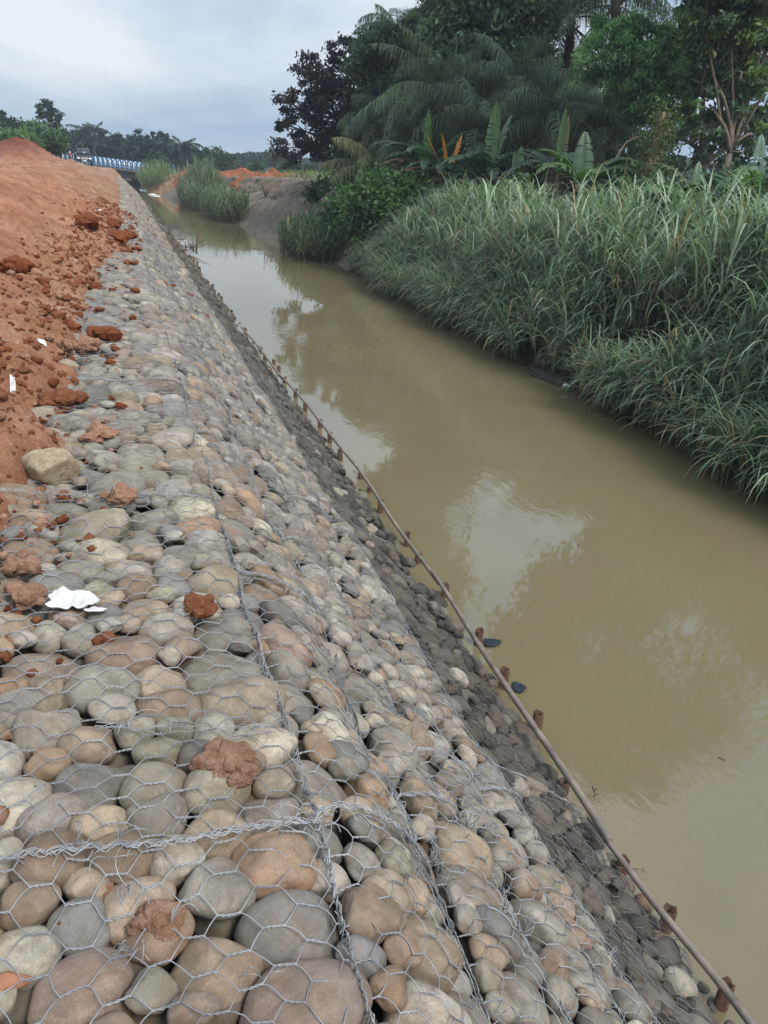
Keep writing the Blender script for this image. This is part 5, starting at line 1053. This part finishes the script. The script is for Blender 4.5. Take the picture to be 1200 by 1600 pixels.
# vine-clad leaning trunk
b_ = np.array(gb(1003, 18.5)); b_[2] += .0; top = P_(1035, 175, 18.5); e_ = empty('vine_clad_trunk', tuple(b_), 'leaning trunk wrapped in brown vines in front of the light green tree', 'tree trunk'); mb = MB(); pts_ = np.array([P_(985, 345, 18.5)-[0, 0, .6], P_(1003, 300, 18.5), P_(1020, 240, 18.5), top]); mb.tube(np.stack([np.interp(np.linspace(0, 1, 16), [0, .33, .66, 1], pts_[:, i]) for i in range(3)], -1), np.linspace(.20, .10, 16), 9); o = mb.build('trunk', M['dead']); o.parent = e_; o.matrix_parent_inverse = Matrix.Translation(-Vector(b_))
mb = MB()
for k in range(90):
    f_ = rng.uniform(0, 1); q = np.array([np.interp(f_, [0, .33, .66, 1], pts_[:, i]) for i in range(3)])+rng.normal(0, .13, 3)*[1, 1, .3]; L = rng.uniform(.5, 1.3); mb.tube(np.array([q, q+[rng.normal(0, .08), rng.normal(0, .08), -L*.5], q+[rng.normal(-.05, .14), rng.normal(0, .1), -L]]), [.010, .009, .006], 3)
o = mb.build('vines', M['dead']); o.parent = e_; o.matrix_parent_inverse = Matrix.Translation(-Vector(b_))
X = pts_[rng.integers(0, 4, 3000)]*0; ff = rng.uniform(0, 1, 3000); X = np.stack([np.interp(ff, [0, .33, .66, 1], pts_[:, i]) for i in range(3)], -1)+rng.normal(0, .22, (3000, 3)); V, Q, C = leaves(X, .07, (.09, .13, .05), 1.5); o = mesh_np('vine_leaves', V, Q, M['leaf'], colors=C, smooth=False); o.parent = e_; o.matrix_parent_inverse = Matrix.Translation(-Vector(b_))
# bare dead branch with sky behind
twig('dead_branch', [P_(960, 250, 20), P_(978, 222, 20), P_(1000, 212, 20)], .03, 'thin bare branch sticking up left of the vine-clad trunk', 'branch', 5, 'pale_bark', 5)

# ================================================================== RIGHT BANK beyond the thicket
def clump(name, label, X0, X1, Y0, Y1, n, h, col_, group, bl=1.0, z0=None):
    X = rng.uniform(X0, X1, n); Y = rng.uniform(Y0, Y1, n); Z = ground_z(X, Y) if z0 is None else np.full(n, z0); V, Q, C = cane_geo(np.stack([X, Y, np.maximum(Z, -.05)], -1), h*rng.uniform(.6, 1.1, n)*(.75+.5*np.exp(-((X-(X0+X1)/2)/((X1-X0)*.4))**2-((Y-(Y0+Y1)/2)/((Y1-Y0)*.4))**2)), bl, 8, .045, col_, tuple(np.array(col_)*1.6), dry=.05, stemr=.015)
    c_ = np.array([(X0+X1)/2, (Y0+Y1)/2, 0.]); return tag(mesh_np(name, V, Q, M['cane'], colors=C, smooth=False, loc=c_), label, 'cane clump', group)
gc = 'clumps of tall cane on the far right bank'
p = at(310, 325, 0); q = at(345, 338, 0)
clump('cane_clump', 'largest far cane clump, on the outer bend of the river', p[0]-1.0, p[0]+1.6, p[1]-6, p[1]+10, 520, 1.9, (.085, .125, .065), gc)
clump('cane_clump', 'lower cane clump right of the largest far one', q[0]-.9, q[0]+1.0, q[1]-7, q[1]+2, 300, 1.5, (.085, .13, .06), gc)
p = at(233, 292, .2); clump('cane_clump', 'bright green cane clump in front of the bridge', p[0]-1.2, p[0]+2.6, 88, 104, 420, 2.3, (.10, .16, .06), gc, z0=.3)
p = at(478, 385, .3); clump('cane_clump', 'dark green clump on the bare bank left of the thicket', p[0]-.9, p[0]+.9, p[1]-3.2, p[1]+2.0, 260, 1.15, (.065, .115, .05), gc, .8)
p = at(515, 350, .9); clump('cane_clump', 'dark grassy clump under the dark shrubs', p[0]-.2, p[0]+1.3, p[1]-1.8, p[1]+3.0, 240, 1.2, (.05, .10, .045), gc, .8, z0=.8)
# low grass on the bank top
n = 16000; Y = rng.uniform(33, 75, n); X = xr_at(Y)+rng.uniform(2.4, 14, n); Z = ground_z(X, Y); k = (vnoise(np.stack([X*.3, Y*.2, X*0], -1), 9) > -.35); X, Y, Z = X[k], Y[k], Z[k]; n = len(X)
V, Q, C = blade_patch(np.stack([X, Y, Z-.03], -1), rng.uniform(0, 2*PI, n), rng.uniform(.9, 1.5, n), rng.uniform(.25, .6, n), np.full(n, .05), rng.uniform(.3, 1.2, n), vcol((.13, .19, .065), n, .35, .15), 3)
tag(mesh_np('bank_grass', V, Q, M['cane'], colors=C, smooth=False), 'low green grass along the top of the far right bank', 'grass', kind='stuff')
n = 3000; Y = rng.uniform(50, 92, n); X = np.interp(Y, LB[:, 0], LB[:, 1])+rng.uniform(-.5, .25, n); V, Q, C = blade_patch(np.stack([X, Y, X*0-.02], -1), rng.uniform(0, 2*PI, n), rng.uniform(.9, 1.5, n), rng.uniform(.2, .5, n), np.full(n, .04), rng.uniform(.3, 1.2, n), vcol((.13, .12, .07), n, .35, .15), 3)
tag(mesh_np('toe_weeds', V, Q, M['cane'], colors=C, smooth=False), 'dry brown weeds growing at the far toe of the stones', 'weeds', kind='stuff')
# red spoil on the far bank
nu, nv = 70, 50; uu, vv = np.meshgrid(np.linspace(-1, 1, nu), np.linspace(-1, 1, nv), indexing='ij')
def heap(label, px, py, Y, rx, ry, hz, tint, tilt_=0):
    c_ = P_(px, py, Y); X = c_[0]+uu*rx; Yy = c_[1]+vv*ry; r_ = np.clip(1-(uu**2+vv**2), -.3, 1); GZ = ground_z(X.ravel(), Yy.ravel()); hz = max(c_[2]-G(c_[0], c_[1]), .35)+.1; Pn = np.stack([X.ravel(), Yy.ravel(), X.ravel()*0], -1); sh = (np.sign(r_)*np.abs(r_)**.8).ravel(); Z = GZ-.12+hz*sh*(1+.35*fbm(Pn*.5, 3, 5))+np.clip(sh*3, 0, 1)*.22*fbm(Pn*1.4, 3, 6, .5, True); V = np.stack([X.ravel(), Yy.ravel(), Z], -1)
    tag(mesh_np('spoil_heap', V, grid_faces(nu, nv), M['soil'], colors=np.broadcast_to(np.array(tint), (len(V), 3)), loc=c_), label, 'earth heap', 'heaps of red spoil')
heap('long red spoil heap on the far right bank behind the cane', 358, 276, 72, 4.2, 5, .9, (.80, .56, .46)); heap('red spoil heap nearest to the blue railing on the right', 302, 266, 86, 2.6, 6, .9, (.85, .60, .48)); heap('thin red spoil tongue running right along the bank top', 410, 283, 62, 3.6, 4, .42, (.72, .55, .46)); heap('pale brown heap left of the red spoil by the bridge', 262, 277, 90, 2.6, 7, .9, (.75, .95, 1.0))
# stump with roots on the eroded edge
p = P_(424, 312, 50); p[2] = G(p[0], p[1])-.1; mb = MB()
for k in range(44):
    a_ = rng.uniform(0, 2*PI); up_ = rng.random() < .55; L = rng.uniform(.5, 1.3); d = norm(np.array([math.cos(a_)*.5, math.sin(a_)*.5, 1.2 if up_ else -.6]))*L; q = p+np.array([rng.uniform(-.35, .35), rng.uniform(-.5, .5), .1]); mb.tube(np.array([q, q+d*.5+rng.normal(0, .08, 3), q+d]), [.05, .035, .012], 4)
mb.tube(np.array([p-[0, 0, .4], p+[0, 0, .35], p+[.03, 0, .7]]), [.30, .24, .2], 9); tag(mb.build('tree_stump', M['dead'], loc=p), 'brown uprooted stump with upright roots on the eroded bank edge', 'stump')
for k, (x0, y0, x1, y1, Y, lb) in enumerate([(432, 345, 458, 318, 47, 'dark fallen log leaning from the stump to the water'), (465, 335, 470, 305, 42, 'brown sapling stump on the bank edge'), (505, 398, 540, 404, 31, 'pale driftwood lying at the waterline under the bank')]):
    twig('driftwood', [P_(x0, y0, Y), P_((x0+x1)/2, (y0+y1)/2, Y), P_(x1, y1, Y)], .07, lb, 'driftwood', 3, 'dead', k+60)
# small roofs / tarp and the mud patch with litter
mb = MB(); c_ = P_(428, 272, 95); s_ = 95*1.05/F_PX; mb.add(np.array([[-10, 0, -1], [10, 0, -1], [8, 4/s_, 6], [-6, 4/s_, 8], [-10, 0, -7], [10, 0, -7], [9, 8/s_, -7], [-8, 8/s_, -7]])*s_+c_, [[0, 1, 2, 3], [4, 5, 1, 0], [5, 6, 2, 1], [7, 4, 0, 3], [6, 7, 3, 2]]); tag(mb.build('tarpaulin', M['tarp'], smooth=False, loc=c_), 'pale blue tarpaulin tent beyond the far right bank', 'tarpaulin')
p = at(868, 590, 0); D, Fc = ICO[4]; V = D*(1+.25*fbm(D*2+4, 3, 8))[:, None]*np.array([.42, .75, .14]); V[:, 2] += .03*fbm(D*7, 2, 9, .5, True); mbm = mesh_np('mud_patch', V+p, Fc, M['steel_dark'], loc=p); tag(mbm, 'dark mud lump rising from the water under the cane', 'mud'); mbm.data.materials[0] = material('wet_mud', m_plain((.035, .032, .026), .6, 0, .4, 12, .02))
p = at(884, 602, .10); tag(lump('litter_bottle', p, .13, (.6, .6, .58), 3, .15, .6, 3, 'cloth'), 'white scrap of rubbish on the dark mud lump', 'litter')
for k, (px, py, wd, lb) in enumerate([(232, 298, 1.5, 'pale sand and foam bar in the far river'), (243, 305, 1.0, 'small sand bar in front of the larger far bar')]):
    p = at(px, py, 0); V = D*(1+.5*fbm(D*2.5+k*9, 4, 8))[:, None]*np.array([wd*.6, 5-k*2, .10]); tag(mesh_np('sand_bar', V+p, Fc, M['sand'], loc=p), lb, 'sand bar')
# ================================================================== BRIDGE
BL, BRt = P_(62, 247, 112), P_(232, 269, 108); bd = BRt-BL; blen = np.linalg.norm(bd); bdir = bd/blen; bx = Vector(bdir); e0 = tuple(BL)
e_ = empty('road_bridge', e0, 'low concrete road bridge with blue and white railing over the far river', 'bridge'); inv = Matrix.Translation(-Vector(e0)); perp = norm(np.cross(bdir, [0, 0, 1])); UPZ = np.array([0, 0, 1.])
def bbox(mb, a, b_, h, wd): # box between a and b_, h up, wd deep
    a = np.array(a); b_ = np.array(b_); q = perp*wd/2; V = np.array([a-q, b_-q, b_+q, a+q, a-q+UPZ*h, b_-q+UPZ*h, b_+q+UPZ*h, a+q+UPZ*h]); mb.add(V, [[0, 3, 2, 1], [4, 5, 6, 7], [0, 1, 5, 4], [1, 2, 6, 5], [2, 3, 7, 6], [3, 0, 4, 7]])
def bp(name, mat, mb, par=None): o = mb.build(name, M[mat], smooth=False); o.parent = par or e_; o.matrix_parent_inverse = inv if par is None else Matrix(); return o
n_ = perp if perp[1] < 0 else -perp       # towards the camera
mb = MB(); bbox(mb, BL-n_*3.4-UPZ*.28, BRt-n_*3.4-UPZ*.28, .28, 7.2); bp('deck', 'concrete', mb)
for s_ in (.05, -2.2, -4.6, -6.7):
    mb = MB(); bbox(mb, BL+bdir*1-n_*(-s_)-UPZ*1.05-n_*.3, BRt-n_*(-s_)-UPZ*1.05-n_*.3, .76, .3); bp('girder', 'concrete', mb)
for t_ in (.46, .80, 1.0):
    for s_ in (.6, 2.4, 4.2, 6.0):
        a = BL+bd*t_-n_*s_; mb = MB(); mb.tube(np.array([[a[0], a[1], -.8], [a[0], a[1], a[2]-1.2]]), .26, 12); bp('pier', 'concrete', mb)
    a = BL+bd*t_; mb = MB(); bbox(mb, a-bdir*.35-n_*3.3-UPZ*1.45, a+bdir*.35-n_*3.3-UPZ*1.45, .40, 7.0); bp('pier_cap', 'concrete', mb)
for side in (.05, -6.9):
    NP = 24
    for k in range(NP):
        a = BL+bd*(k/(NP-1))+n_*side; mb = MB(); bbox(mb, a-bdir*.06, a+bdir*.06, .86, .16); o = bp('railing_post', 'white_paint', mb); o['label'] = 'white railing post'
    for hz in (.70, .38):
        mb = MB(); bbox(mb, BL+n_*(side-.002)+UPZ*hz, BRt+n_*(side-.002)+UPZ*hz, .17, .08); o = bp('rail', 'blue_paint', mb); o['label'] = 'blue rail'
    mb = MB(); bbox(mb, BL+n_*(side-.01)+UPZ*.02, BRt+n_*(side-.01)+UPZ*.02, .26, .11); o = bp('kerb_panel', 'blue_paint', mb)
for k, (px, py) in enumerate([(247, 262), (271, 263), (279, 263)]):
    a = P_(px, py+5, 104); mb = MB(); mb.box(a+UPZ*.3, (.2, .2, .95)); tag(mb.build('marker_post', M['white_paint' if k != 1 else 'blue_paint'], smooth=False, loc=a), ['white marker post right of the bridge beside the trees', 'blue marker post on the right approach of the bridge', 'small white marker post behind the red spoil heap'][k], 'post')
# ================================================================== PICKUP facing us, motorcycle with rider
def vehicle():
    b_ = P_(133, 259, 99); e_ = empty('pickup_truck', tuple(b_), 'dark pickup truck facing the camera at the near end of the bridge', 'truck', rz=R(3)); Lc = 4.6; W = 1.75
    def part(nm, mb, mat, smooth=False, par=None, bev=0):
        o = mb.build(nm, M[mat], smooth=smooth); o.parent = par or e_
        if bev: m_ = o.modifiers.new('b', 'BEVEL'); m_.width = bev; m_.segments = 2
        return o
    def hexa(mb, pts): mb.add(np.array(pts), [[0, 3, 2, 1], [4, 5, 6, 7], [0, 1, 5, 4], [1, 2, 6, 5], [2, 3, 7, 6], [3, 0, 4, 7]])
    mb = MB(); hexa(mb, [(-.85, 0, .42), (.85, 0, .42), (.87, 4.5, .45), (-.87, 4.5, .45), (-.80, .06, .95), (.80, .06, .95), (.86, 1.25, 1.10), (-.86, 1.25, 1.10)]); mb.box((0, 3.55, .85), (1.72, 1.9, .55)); body = part('body', mb, 'steel_dark', bev=.06)
    mb = MB(); hexa(mb, [(-.82, 1.22, 1.08), (.82, 1.22, 1.08), (.82, 2.7, 1.08), (-.82, 2.7, 1.08), (-.66, 1.85, 1.72), (.66, 1.85, 1.72), (.66, 2.6, 1.72), (-.66, 2.6, 1.72)]); part('cab', mb, 'steel_dark', bev=.05); mb = MB(); mb.box((0, 2.2, 1.735), (1.3, .8, .035)); part('roof', mb, 'silver', bev=.01)
    mb = MB(); hexa(mb, [(-.72, 1.215, 1.12), (.72, 1.215, 1.12), (.72, 1.25, 1.12), (-.72, 1.25, 1.12), (-.60, 1.775, 1.64), (.60, 1.775, 1.64), (.60, 1.80, 1.64), (-.60, 1.80, 1.64)]); part('windscreen', mb, 'glass')
    mb = MB(); mb.box((0, -.05, .74), (.78, .08, .22)); part('grille', mb, 'silver', bev=.01)
    mb = MB(); mb.box((0, -.07, .50), (1.74, .18, .20)); part('bumper', mb, 'steel_dark', bev=.03)
    mb = MB(); mb.box((0, -.175, .50), (.42, .02, .14)); part('number_plate', mb, 'white_paint')
    for sx in (-1, 1):
        mb = MB(); mb.box((sx*.63, -.02, .76), (.30, .10, .18)); part('headlight', mb, 'lamp', bev=.03)
        mb = MB(); mb.box((sx*.98, 1.45, 1.15), (.16, .08, .2)); part('wing_mirror', mb, 'steel_dark', bev=.02)
        for yy_ in (.85, 3.6):
            mb = MB(); mb.tube(np.array([(sx*.70, yy_, .36), (sx*.90, yy_, .36)]), .36, 20); wl_ = part('wheel', mb, 'rubber', True); mb = MB(); mb.tube(np.array([(sx*.80, yy_, .36), (sx*.915, yy_, .36)]), .20, 14); r__ = mb.build('rim', M['silver']); r__.parent = wl_
vehicle()
def moto(px, py, Y, lb_m, lb_p, paint, shirt, rz):
    b_ = P_(px, py, Y); e_ = empty('motorcycle', tuple(b_), lb_m, 'motorcycle', rz=rz)
    def part(nm, mb, mat, sm=True): o = mb.build(nm, M[mat], smooth=sm); o.parent = e_; return o
    for y_ in (0, 1.25):
        mb = MB(); th_ = np.linspace(0, 2*PI, 25); mb.tube(np.stack([th_*0, y_+.27*np.cos(th_), .30+.27*np.sin(th_)], -1), .045, 8, caps=False); o = part('wheel', mb, 'rubber')
    mb = MB(); mb.tube(np.array([(0, .05, .45), (0, .22, .75), (0, .30, 1.0)]), [.06, .09, .06], 8); mb.tube(np.array([(0, .25, .72), (0, .55, .50), (0, .95, .55), (0, 1.35, .70)]), [.11, .12, .13, .06], 10); part('fairing', mb, paint)
    mb = MB(); mb.tube(np.array([(0, .50, .76), (0, .9, .80), (0, 1.3, .84)]), [.09, .13, .09], 8); part('seat', mb, 'rubber')
    mb = MB(); mb.tube(np.array([(-.34, .34, 1.0), (0, .26, 1.02), (.34, .34, 1.0)]), .018, 6); part('handlebar', mb, 'steel_dark')
    mb = MB(); mb.tube(np.array([(0, .16, .92), (0, .22, .92)]), .08, 12); part('headlight', mb, 'lamp')
    # rider: one skinned body
    Vt = [(0, .85, .92), (0, .82, 1.12), (0, .76, 1.36), (0, .74, 1.46), (0, .72, 1.56), (0, .70, 1.66), (.13, .80, .90), (.24, .48, .78), (.20, .62, .36), (.20, .50, .30), (-.13, .80, .90), (-.24, .48, .78), (-.20, .62, .36), (-.20, .50, .30), (.19, .76, 1.36), (.28, .60, 1.14), (.30, .36, 1.04), (-.19, .76, 1.36), (-.28, .60, 1.14), (-.30, .36, 1.04)]
    Ed = [(0, 1), (1, 2), (2, 3), (3, 4), (4, 5), (0, 6), (6, 7), (7, 8), (8, 9), (0, 10), (10, 11), (11, 12), (12, 13), (2, 14), (14, 15), (15, 16), (2, 17), (17, 18), (18, 19)]
    Rd = [.15, .14, .15, .06, .10, .09, .10, .075, .05, .045, .10, .075, .05, .045, .065, .045, .035, .065, .045, .035]
    me = bpy.data.meshes.new('person'); me.from_pydata(Vt, Ed, []); me.update(); me.materials.append(M[shirt]); o = bpy.data.objects.new('person', me); col.objects.link(o); o.location = b_; o.rotation_euler.z = rz
    m_ = o.modifiers.new('s', 'SKIN'); 
    for i, r_ in enumerate(Rd): me.skin_vertices[0].data[i].radius = (r_, r_)
    me.skin_vertices[0].data[0].use_root = True; m2 = o.modifiers.new('d', 'SUBSURF'); m2.levels = m2.render_levels = 2; tag(o, lb_p, 'person')
    mb = MB(); D2, F2 = ICO[2]; mb.add(D2*.135+np.array([0, .71, 1.66]), T=F2); h_ = mb.build('helmet', M['dark_cloth']); h_.parent = o
    mb = MB(); D2, F2 = ICO[2]; mb.add(D2*np.array([.085, .07, .07])+np.array([0, .635, 1.62]), T=F2); h_ = mb.build('face', M['skin']); h_.parent = o
moto(111, 253, 92, 'red motorcycle ridden towards the camera left of the pickup', 'person in dark clothes and helmet riding the red motorcycle', 'red_paint', 'dark_cloth', R(5))
moto(120, 253, 101, 'dark motorcycle between the red motorcycle and the pickup', 'person in dark clothes on the dark motorcycle beside the pickup', 'steel_dark', 'dark_cloth', R(-6))
# ================================================================== FAR TREE LINE
tl = [(5, 175, 235, 24, 95), (28, 185, 240, 26, 100), (50, 190, 240, 24, 110), (95, 200, 240, 24, 125), (118, 205, 245, 24, 128), (140, 203, 250, 24, 130), (162, 206, 250, 22, 132), (182, 207, 255, 20, 130), (200, 212, 258, 20, 128), (215, 208, 262, 22, 126), (232, 205, 262, 22, 122), (250, 210, 268, 22, 120), (265, 212, 266, 20, 126), (305, 232, 268, 20, 130),
      (240, 238, 272, 16, 112), (375, 258, 282, 22, 120), (398, 262, 285, 18, 100), (455, 252, 282, 22, 75), (490, 264, 288, 24, 80), (520, 266, 290, 22, 78), (475, 258, 284, 16, 90), (345, 252, 276, 20, 125), (-15, 170, 235, 26, 90), (75, 205, 240, 22, 112)]
for k, (px, yt, yb_, rx, Y) in enumerate(tl):
    cy = (yt+yb_)/2; hh = (yb_-yt)/2; L = [lob(px, cy, Y, rx*.85, hh*.85), lob(px-rx*.45, cy+hh*.3, Y, rx*.6, hh*.55), lob(px+rx*.45, cy+hh*.2, Y, rx*.6, hh*.6), lob(px+rn(-6, 6), yt+hh*.35, Y, rx*.45, hh*.4)]; b_ = P_(px, yb_, Y); b_[2] = 1.6
    sh_ = [ 'rounded', 'ragged', 'bushy', 'tall', 'broad', 'spreading'][k % 6]
    where = {0: 'at the left edge', 1: 'just right of the left edge'}.get(k, None) or ('beyond the bridge' if px < 265 and px > 90 else ('left of the bridge' if px <= 90 else 'over the far right bank'))
    tree('far_tree', f"{sh_} dark tree {where}, {['lowest','tallest','densest','nearest','thinnest','darkest'][(k*5) % 6] if False else ORD[min(sum(1 for q in tl if q[0] < px), 15)] if sum(1 for q in tl if q[0] < px) < 16 else ['fourth','third','second','nearest'][max(0, 3-(23-sum(1 for q in tl if q[0] < px)))] if False else ORDN(sum(1 for q in tl if q[0] < px)+1)} counted from the left", b_, L, 60, 5200, .34 if Y > 100 else .26, ((.024, .048, .034) if px < 330 else (.035, .065, .036)), .16, 'trees on the skyline beyond the bridge', .55, shell=.35, limbs=.4, col2=(.035, .062, .04))
tree('slender_tree', 'tall slender tree with airy crown rising above the left skyline', tuple(P_(76, 215, 92)), [lob(72, 170, 92, 14, 12), lob(84, 182, 92, 16, 12), lob(64, 184, 92, 10, 8), lob(76, 195, 92, 16, 8)], 46, 2600, .22, (.035, .065, .045), .09, None, .5, shell=.2, limbs=1.5)
tree('skyline_tree', 'round airy green tree right of the coconut palm', tuple(P_(338, 268, 110)), [lob(330, 246, 110, 20, 15), lob(350, 250, 110, 20, 13), lob(318, 250, 110, 14, 12)], 70, 5200, .26, (.055, .095, .05), .12, None, .5, shell=.35)
bush('bamboo_bush', 'bright green feathery bush between the red heap and the bridge', P_(66, 226, 72), (1.35, 1.8, 1.25), 4200, .36, (.075, .135, .06), None, 'bush', 5.0, ncl=30); bush('bamboo_bush', 'light green low bush at the left edge behind the red heap', P_(22, 226, 68), (1.6, 2.0, .7), 2600, .30, (.10, .16, .06), None, 'bush', 3.0, ncl=20)
palm('tall coconut palm on the skyline right of the bridge', P_(283, 275, 105), P_(287, 234, 105), 24, 3.0, .8, 30, (.030, .055, .040), .20, 0, None, 'coconut_palm', (-.5, 1.3), .7, width=2.0)
palm('smaller palm just right of the coconut palm', P_(308, 275, 112), P_(309, 247, 112), 14, 1.9, .6, 22, (.035, .06, .042), .15, 0, None, 'coconut_palm', (-.5, 1.2), .7, width=2.0)
palm('tiny distant palm standing alone on the right skyline', P_(366, 270, 125), P_(366, 251, 125), 10, 1.6, .5, 16, (.04, .06, .045), .10, 0, None, 'coconut_palm', (-.4, 1.0), .7, width=2.0)
palm('low bushy palm on the right skyline', P_(405, 280, 85), P_(405, 268, 85), 22, 2.0, .55, 26, (.045, .085, .045), .25, 0, None, 'bushy_palm', (.0, 1.4), .4, width=1.8)
palm('bare-looking upright palm beside the blue tarpaulin', P_(428, 272, 80), P_(428, 252, 80), 12, 1.15, .35, 18, (.07, .065, .05), .09, 0, None, 'withered_palm', (.5, 1.45), .2, width=1.6)
palm('palm with a hooked frond on the skyline left of the bridge', P_(128, 240, 118), P_(130, 205, 118), 12, 2.2, .7, 20, (.026, .045, .035), .15, 0, None, 'coconut_palm', (-.3, 1.2), .7, width=2.0)
palm('palm tuft above the skyline over the bridge', P_(148, 240, 120), P_(148, 206, 120), 14, 2.2, .7, 20, (.026, .045, .035), .15, 0, None, 'coconut_palm', (0, 1.3), .7, width=2.0)
# distant wood that closes the horizon
n = 60000; X = rng.uniform(-110, 130, n); Yw = 165+rng.uniform(-6, 10, n); Zt = 5.5+1.8*vnoise(np.stack([X*.06, X*0, X*0], -1), 3)+1.2*vnoise(np.stack([X*.25, X*0, X*0], -1), 4); C_ = np.stack([X, Yw, rng.uniform(0, 1, n)**.7*Zt], -1); V, Q, C = leaves(C_, .75, (.030, .055, .042), 1.6)
tag(mesh_np('distant_wood', V, Q, M['leaf'], colors=C, smooth=False), 'dark distant wood closing the horizon', 'wood', kind='stuff')
n = 30000; Y = rng.uniform(30, 150, n); X = 26+Y*.45+rng.uniform(0, 10, n)+ (Y-30)*.0; C_ = np.stack([X, Y, 2+rng.uniform(0, 1, n)**.8*(3.0+1.2*vnoise(np.stack([X*0, Y*.1, X*0], -1), 3))], -1); k = rng.random(n) < .6; V, Q, C = leaves(C_[k], .5, (.035, .062, .04), 1.6)
tag(mesh_np('far_scrub', V, Q, M['leaf'], colors=C, smooth=False), 'far scrub behind the grove', 'scrub', kind='stuff')
V = np.array([[x, y, z_] for z_ in (-2.5, 42) for x, y in ((-285, -75), (285, -75), (285, 305), (-285, 305))], float)
hz_ = mesh_np('haze', V, [[0, 3, 2, 1], [4, 5, 6, 7], [0, 1, 5, 4], [1, 2, 6, 5], [2, 3, 7, 6], [3, 0, 4, 7]], material('haze', lambda nt, out: (lambda p: (p.inputs['Color'].__setattr__('default_value', (.72, .84, 1, 1)), p.inputs['Density'].__setattr__('default_value', .0008), nt.links.new(p.outputs[0], out.inputs['Volume'])))(nt.nodes.new('ShaderNodeVolumePrincipled'))), smooth=False)
tag(hz_, 'thin pale blue haze over the river', 'haze', kind='stuff')
print('objects', len(bpy.data.objects), 'polys', sum(len(o.data.polygons) for o in bpy.data.objects if o.type == 'MESH'))
